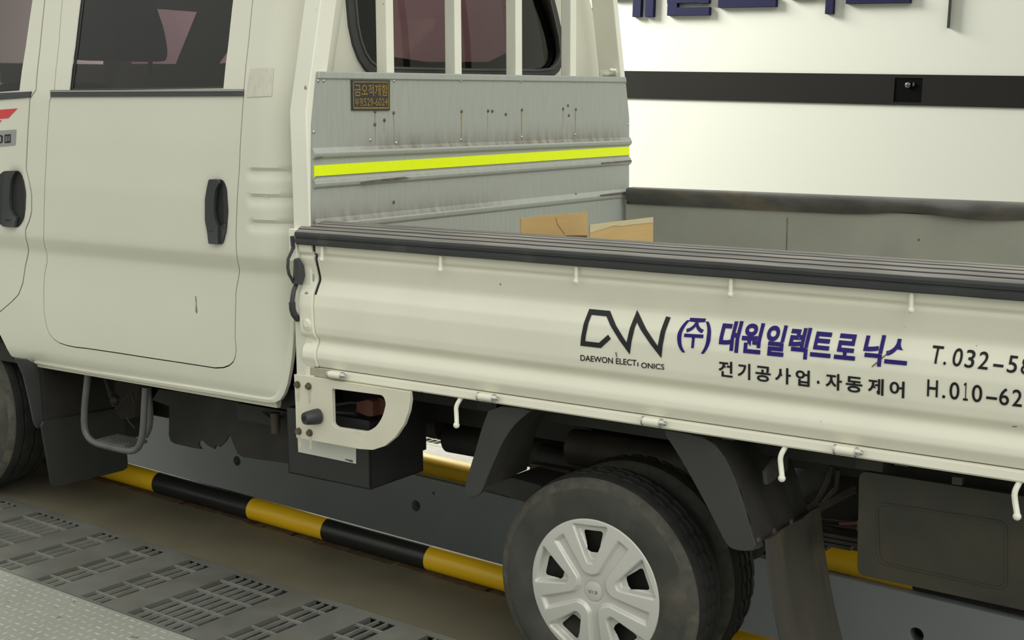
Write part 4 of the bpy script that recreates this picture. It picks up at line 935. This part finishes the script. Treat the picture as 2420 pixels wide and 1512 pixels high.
for q in (wc, cc):
    c_ = q.copy(); COL.objects.link(c_); c_.parent = fw_; c_.location = (0, 0, 0)
# far side wheels
for x, y, z, r_, w_ in ((XW, 1.505, ZW, RW, .15), (-1.77, 1.48, ZF, .308, .17)):
    e_ = bpy.data.objects.new('rear_wheel' if x > 0 else 'front_wheel', None); COL.objects.link(e_); e_.parent = truck; e_.location = (x, y, z+(AY*(y-.2)))
    tyre((0, 0, 0), r_, w_, .175, 'tyre', e_, 72); mb = MB(); mb.lathe_y([(0, .03), (.175, .03), (.175, .12), (0, .12)], (0, 0, 0), 32); mb.build('rim', UNDER, e_)
mb = MB(); mb.tube([(XW, .40, ZW), (XW, 1.52, ZW-.03)], .05, 16); mb.ball((XW, .85, ZW-.02), .13); mb.build('rear_axle', UNDER, truck)
# ---- mudguards
def Y(px, py, y): q = T(px, py, y=y); return (float(q[0]), float(q[2]))
yl = .045
lip = [(1158, 958), (1262, 966), (1236, 985), (1210, 1010), (1188, 1045), (1170, 1085), (1155, 1120), (1143, 1150), (1135, 1168), (1122, 1174), (1102, 1173), (1096, 1162), (1100, 1140), (1112, 1100), (1124, 1060), (1138, 1010)]
mg = sheet('front_mudguard', smooth_poly([Y(*p, yl) for p in lip], 1), [], lambda x, z: (x, yl, z), FENDER, truck, (0, .012, 0), bevel=.004); mg['label'] = 'dark grey front half of the rear mudguard'
inner = [Y(*p, yl) for p in [(1262, 966), (1236, 985), (1210, 1010), (1188, 1045), (1170, 1085), (1155, 1120), (1140, 1155)]]
mb = MB(); mb.loft([[(x, yl+.004, z), (x, yl+.07, z+.002), (x, .165+max(0, .72-z)*.35, z+.004), (x-.02, .165+max(0, .72-z)*.35, z+.004), (x-.02, yl+.07, z+.002), (x-.02, yl+.004, z)] for x, z in inner]); mb.build('guard_liner', FENDERDIRT, mg, angle=50)
lip2 = [(1562, 1014), (1600, 1020), (1660, 1033), (1690, 1050), (1715, 1085), (1740, 1140), (1760, 1200), (1775, 1255), (1790, 1300), (1755, 1303), (1728, 1297), (1714, 1283), (1700, 1255), (1675, 1205), (1640, 1140), (1600, 1070)]
mg2 = sheet('rear_mudguard', smooth_poly([Y(*p, yl) for p in lip2], 1), [], lambda x, z: (x, yl, z), FENDER, truck, (0, .010, 0), bevel=.004); mg2['label'] = 'dark grey rear half of the rear mudguard'
ed = [Y(*p, yl) for p in [(1660, 1033), (1690, 1050), (1715, 1085), (1740, 1140), (1760, 1200), (1775, 1255), (1790, 1298)]]
mb = MB()
ys = [yl+.002, .10, .14, .15, .20, .25, .26, .30, .335]
rings = []
for x, z in ed: rings.append([(x+(.006 if k in (2, 5) else 0), y, z) for k, y in enumerate(ys)]+[(x-.012, y, z) for y in reversed(ys)])
mb.loft(rings); mb.build('guard_liner', FENDERDIRT, mg2, angle=40)
for px, py in [(1793, 1277), (1830, 1255), (1870, 1233)]:
    p = T(px, py, x=1.285); mb = MB(); mb.ball((p[0], p[1], p[2]), .008, sc=(.5, 1, 1)); mb.build('fastener', UNDERBROWN, mg2)
p = [T(1812, 1115, x=1.28), T(1835, 1085, x=1.28), T(1862, 1075, x=1.28), T(1862, 1110, x=1.28), T(1838, 1128, x=1.28), T(1815, 1145, x=1.28)]
mb = MB(); mb.loft([[tuple(v) for v in p], [(v[0]-.01, v[1], v[2]) for v in p]]); mb.build('guard_tab', FENDERDIRT, mg2)
# flap hanging from it
fx0, fx1 = 1.272, 1.335
mb = MB(); rings = []
for t in [k/10 for k in range(11)]:
    z = .500-.40*t; x = fx0+.045*t+.05*t*t
    rings.append([(x+.006*math.sin(k*1.6)*.6, yl+.03+(.30-.0)*k/8, z) for k in range(9)]+[(x-.006, yl+.03+.30*k/8, z) for k in range(8, -1, -1)])
mb.loft(rings); o = mb.build('mud_flap', FLAPDIRT, truck, angle=50); o['label'] = 'muddy rubber flap behind the rear wheel'
# front mud flap
fpx = -1.22
pf = [tuple(T(*p, x=fpx)) for p in [(98, 1006), (103, 995), (120, 992), (285, 962), (292, 966), (303, 1096), (301, 1106), (292, 1112), (140, 1149), (126, 1150), (121, 1142)]]
mb = MB(); mb.loft([pf, [(x-.008, y, z) for x, y, z in pf]]); o = mb.build('mud_flap', FLAPDARK, truck, bevel=.002); o['label'] = 'dark mud flap behind the front wheel'
pf = [tuple(T(*p, x=-1.25)) for p in [(36, 846), (66, 850), (105, 872), (112, 985), (100, 1012), (86, 1012), (80, 1000), (68, 940), (56, 890)]]
mb = MB(); mb.loft([pf, [(x-.02, y+.01, z) for x, y, z in pf]]); mb.build('arch_liner', FENDER, truck, bevel=.003)
pf = [tuple(T(*p, x=-1.23)) for p in [(100, 868), (240, 890), (300, 900), (285, 965), (110, 1000)]]
mb = MB(); mb.loft([pf, [(x-.02, y, z) for x, y, z in pf]]); mb.build('arch_liner', UNDER, truck)
mb = MB(); mb.box(-2.2, -1.26, .31, .50, .30, .75); mb.build('wheel_house', UNDER, truck)
# step
ys_ = .085
stp = [T(*p, y=ys_) for p in [(208, 880), (205, 910), (200, 955), (198, 1005), (205, 1030), (222, 1046), (250, 1054), (305, 1067), (322, 1063), (332, 1048), (338, 1020), (341, 960), (344, 915)]]
mb = MB(); mb.tube(open_smooth([tuple(map(float, p)) for p in stp], 1), .0105, 12); stp_o = mb.build('step', TUBEGREY, truck); stp_o['label'] = 'grey tubular entry step'
rear_leg = [T(*p, y=ys_+.05) for p in [(350, 915), (354, 960), (355, 990), (352, 1012), (344, 1030)]]
mb = MB(); mb.tube(rear_leg, .010, 10); mb.build('step_brace', TUBEGREY, stp_o)
q = [T(224, 1037, y=ys_), T(296, 1050, y=ys_)]
mb = MB(); z_ = q[0][2]; mb.box(q[0][0], q[1][0]-.004, ys_, ys_+.09, z_-.012, z_-.002)
for i in range(9):
    for j in range(6): mb.box(q[0][0]+.008+i*.0135, q[0][0]+.013+i*.0135, ys_+.008+j*.014, ys_+.012+j*.014, z_-.002, z_+.001)
mb.build('tread_plate', TUBEGREY, stp_o)
# small bits behind the step
mb = MB()
mb.tube([T(250, 895, y=.2), T(262, 935, y=.2), T(270, 960, y=.2)], .008, 8); mb.tube([T(262, 925, y=.2), T(276, 968, y=.2), T(300, 938, y=.2), T(312, 930, y=.2), T(318, 950, y=.2)], .004, 6); mb.tube([T(300, 985, y=.2), T(306, 998, y=.2), T(320, 1012, y=.2)], .004, 6)
mb.ball(T(272, 945, y=.2), .018); mb.build('brake_pipe', UNDER, truck)
m_ = [tuple(T(*p, y=.3)) for p in [(270, 890), (330, 902), (318, 985), (303, 990), (288, 990), (272, 975)]]
mb = MB(); mb.loft([m_, [(x, y+.03, z) for x, y, z in m_]]); mb.build('bracket_plate', UNDERBROWN, truck)
# torn splash guard
tg = [(360, 945), (400, 960), (399, 1028), (403, 1042), (412, 1048), (455, 1058), (476, 1061), (470, 1053), (470, 1044), (478, 1040), (490, 1052), (507, 1061), (510, 1051), (520, 1056), (532, 1044), (543, 1026), (552, 1050), (562, 1072), (575, 1080), (700, 1098), (700, 955), (560, 950), (420, 925), (375, 920)]
yt = .22
sg = sheet('splash_guard', [Y(*p, yt) for p in tg], [], lambda x, z: (x, yt, z), UNDER, truck, (0, .006, 0)); sg['label'] = 'black plastic splash guard with a torn lower edge'
mb = MB(); p = T(650, 975, y=.12); q = T(652, 1022, y=.12); mb.tube([p, q], .014, 12); mb.tube([T(620, 975, y=.14), T(640, 990, y=.14), T(665, 985, y=.14)], .005, 6); mb.build('pipe_stub', UNDERBROWN, truck)
mb = MB(); a = T(560, 952, y=.15); b = T(690, 990, y=.15); mb.box(a[0], -.10, .15, .5, b[2]-.03, a[2]); mb.build('crossmember', UNDER, truck)
# battery box with sticker, seen below the bracket
mb = MB(); bx0, bx1, by0, by1, bz0, bz1 = -.160, .140, .058, .285, .432, .62
fr_ = [(bx0, by0, bz0), (bx1, by0, bz0-.002), (bx1, by0, bz1-.0), (bx0, by0, bz1)]
mb.box(bx0, bx1, by0, by0+.006, bz0, bz1); mb.box(bx1-.006, bx1, by0, by1, bz0, .60); mb.box(bx0, bx1, by0, by1, bz0, bz0+.006); mb.box(bx0, bx0+.006, by0, by1, bz0, bz1); mb.box(bx0, bx1, by1-.006, by1, bz0, .70)
bb_ = mb.build('battery_box', BOXBLACK, truck, bevel=.0015); bb_['label'] = 'open black steel battery box'
mb = MB(); mb.box(bx1-.004, bx1+.002, by1-.09, by1+.012, bz0+.06, .73); mb.build('box_bracket', BOXBLACK, bb_)
mb = MB(); mb.box(bx0+.02, bx1-.02, by0+.03, by1-.02, bz0+.006, .605); bat = mb.build('battery', BLACKP, truck, bevel=.004)
sheet('info_sticker', [Y(*p, .054) for p in [(702, 1030), (840, 1056), (840, 1096), (704, 1068)]], [], lambda x, z: (x, .0555, z), STICKER, bb_, (0, .002, 0))
mb = MB(); c = Y(815, 1085, .054)
for k in range(7): mb.box(c[0]+.004*k, c[0]+.0026+.004*k, .0548, .0556, c[1]-.002-.0005*k, c[1]+.0008)
mb.build('sticker_print', CHAR, bb_)
for pts, y in ([(842, 950), (870, 944), (880, 950), (880, 985), (868, 985), (840, 973)], .10), ([(862, 945), (895, 940), (913, 945), (912, 980), (890, 983), (866, 978)], .13):
    pp = [Y(*p, y) for p in pts]; sheet('terminal_cover', pp, [], lambda x, z, y=y: (x, y, z), REDBLOCK, bat, (0, .04, 0), bevel=.003)
mb = MB(); mb.tube([T(785, 960, y=.14), T(830, 952, y=.14), T(870, 955, y=.14)], .006, 8); mb.tube([T(790, 975, y=.10), T(840, 978, y=.10)], .007, 8); mb.tube([T(790, 1000, y=.08), T(880, 1012, y=.08)], .010, 8); mb.build('battery_cable', BLACKP, bat)
# grey plate behind the rear wheel
yp = .12
gp_ = rounded([Y(2030, 1112, yp), Y(2025, 1357, yp), (2.2, Y(2025, 1357, yp)[1]-.012), (2.2, Y(2030, 1112, yp)[1])], .02)
sp = sheet('rear_plate', gp_, [], lambda x, z: (x, yp, z), PLATE, truck, (0, .012, 0), bevel=.002); sp['label'] = 'dusty grey plate hung under the bed behind the rear wheel'
cc_ = [Y(*p, yp) for p in [(2070, 1185), (2380, 1232), (2380, 1395), (2075, 1330)]]
sheet('plate_emboss', rounded(cc_, .02), [rounded(grow(cc_, -.006), .02)], lambda x, z: (x, yp-.002, z), PLATE, sp, (0, .003, 0))
mb = MB(); c = Y(2262, 1136, yp-.01); mb.box(c[0]-.010, c[0]+.010, yp-.012, yp+.002, c[1]-.008, c[1]+.008); o = mb.build('plate_nut', UNDERBROWN, sp)
# ---- chassis
mb = MB(); mb.box(-2.4, 2.3, .46, .52, .56, .70); mb.box(-2.4, 2.3, 1.14, 1.20, .54, .70)
for x in (-.5, .25, 1.45, 2.1): mb.box(x, x+.07, .52, 1.14, .57, .66)
mb.box(-.25, .60, .44, .455, .535, .745)
mb.build('chassis_frame', UNDER, truck)
mb = MB(); mb.box(-1.6, -.2, .5, 1.25, .50, .60); mb.box(-1.8, -1.15, .55, 1.05, .345, .55); mb.box(.24, .62, .70, .76, .36, .60); mb.build('gearbox', UNDER, truck, bevel=.02)
mb = MB(); mb.box(.0, 2.3, .20, .24, .655, .735); mb.box(.0, 2.3, 1.52, 1.56, .675, .735)
for x in (.05, .45, .95, 1.45, 1.95): mb.box(x, x+.06, .12, 1.56, .68, .745)
mb.build('bed_subframe', UNDER, truck)
def cyl_x(name, px0, px1, py, y, r, m, parent=truck):
    a, b = T(px0, py, y=y), T(px1, py, y=y); mb = MB(); z = a[2]
    mb.tube([(a[0], y, z), (a[0]+.004, y, z), (b[0]-.004, y, z), (b[0], y, z)], [r*.85, r, r, r*.85], 24); return mb.build(name, m, parent, angle=40)
cyl_x('air_tank', 1062, 1420, 1030, .52, .048, UNDER)
mb = MB(); c = T(1030, 1000, y=.50); mb.tube([(c[0]-.02, .50, c[2]), (c[0]+.03, .50, c[2])], .045, 18); mb.box(c[0]-.03, c[0]+.06, .50, .56, c[2]-.01, c[2]+.06); mb.build('propeller_joint', UNDERBROWN, truck)
cyl_x('muffler', 1352, 1690, 1054, .38, .048, UNDERBROWN)
mb = MB(); a, b = T(1280, 1075, y=.45), T(1420, 1120, y=.45); mb.tube([(a[0], .45, a[2]), (b[0]+.2, .45, a[2]-.04)], .035, 16); mb.build('drive_tube', UNDER, truck)
a = [Y(*p, .17) for p in [(1140, 1152), (1207, 1128), (1280, 1148), (1268, 1166), (1245, 1188)]]
sheet('splash_pan', a, [], lambda x, z: (x, .17, z), UNDER, mg, (0, .15, 0))
mb = MB(); a, b = Y(1252, 1100, .30), Y(1345, 1122, .30); mb.box(a[0], b[0], .30, .33, b[1]-.012, b[1]+.012); mb.build('spring_bracket', UNDERBROWN, truck)
# springs, hoses and spare wheel behind the flap
mb = MB()
for k in range(4): mb.box(.45+.06*k, 1.45-.06*k, .43, .49, .36-.012*k+.05, .369-.012*k+.05)
mb.build('leaf_spring', UNDERBROWN, truck)
mb = MB()
for pts in [[(1905, 1205), (1930, 1185), (1955, 1140), (1965, 1100)], [(1908, 1195), (1945, 1190), (1975, 1155), (1980, 1110)], [(1935, 1200), (1985, 1170), (2022, 1150)], [(1940, 1204), (1990, 1176), (2022, 1158)]]:
    mb.tube([T(*p, y=.42) for p in pts], .006, 8)
mb.build('hose', UNDERBROWN, truck)
c = T(1990, 1255, y=.75)
sw = bpy.data.objects.new('spare_wheel', None); COL.objects.link(sw); sw.parent = truck; sw.location = (1.72, .82, .46); sw.rotation_euler = (math.pi/2, 0, 0)
tyre((0, -.08, 0), .285, .15, .172, 'tyre', sw, 72)
mb = MB(); mb.lathe_y([(0, -.02), (.172, -.02), (.172, .05), (0, .05)], (0, 0, 0), 32); mb.build('rim', UNDERBROWN, sw)
mb = MB(); a, b = T(1915, 1222, y=.50), T(2026, 1236, y=.50); mb.tube([a, b], .006, 8, 0); mb.tube([T(1915, 1238, y=.50), T(2026, 1248, y=.50)], .007, 8, 0); mb.build('brake_line', UNDERBROWN, truck)
mb = MB(); mb.tube([T(1985, 1238, y=.49), T(2026, 1236, y=.49)], .006, 8); mb.build('red_hose', REDBLOCK, truck)
# ------------------------------------------------------------------ open cardboard box in the bed
cb = thing('cardboard_box', 'open brown cardboard box with two raised flaps, standing in the truck bed', 'box', mw=TM)
x0, x1, y0, y1 = .37, .60, .425, .757
mb = MB(); zb, zt_ = .786, 1.045
mb.box(x0, x1, y0, y1, zb, zb+.004); mb.box(x0, x0+.004, y0, y1, zb, zt_); mb.box(x1-.004, x1, y0, y1, zb, zt_); mb.box(x0, x1, y0, y0+.004, zb, zt_); mb.box(x0, x1, y1-.004, y1, zb, zt_)
mb.build('box_body', CARD, cb)
def flap(xx, px, shift=0.):
    P = [(float(T(a, b, x=xx)[1]), float(T(a, b, x=xx)[2])) for a, b in px]
    return sheet('box_flap', P+[(P[-1][0], zt_), (P[0][0], zt_)], [], lambda y, z: (xx, y, z), CARD, cb, (-.004, 0, 0))
f1 = flap(.37, [(1232, 516), (1285, 510), (1340, 505), (1388, 500.5)])
f2 = flap(.60, [(1395, 531), (1450, 524), (1500, 518.5), (1544, 513)])
P = [T(*p, x=.602) for p in [(1395, 531), (1544, 513), (1544, 526), (1500, 530), (1470, 534), (1450, 533), (1420, 543), (1395, 550)]]
sheet('packing_tape', [(float(p[1]), float(p[2])) for p in P], [], lambda y, z: (.6012, y, z), CARDTAPE, f2, None)
P = [T(*p, x=.602) for p in [(1336, 555), (1388, 558), (1388, 566), (1345, 566)]]
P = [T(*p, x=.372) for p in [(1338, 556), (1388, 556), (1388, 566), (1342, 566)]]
sheet('opening_shade', [(float(p[1]), float(p[2])) for p in P], [], lambda y, z: (.3714, y, z), mat('cardboard_shadow_gap', (.12, .075, .035), .8), f1, None)  # dark patch painted for the shaded opening into the box
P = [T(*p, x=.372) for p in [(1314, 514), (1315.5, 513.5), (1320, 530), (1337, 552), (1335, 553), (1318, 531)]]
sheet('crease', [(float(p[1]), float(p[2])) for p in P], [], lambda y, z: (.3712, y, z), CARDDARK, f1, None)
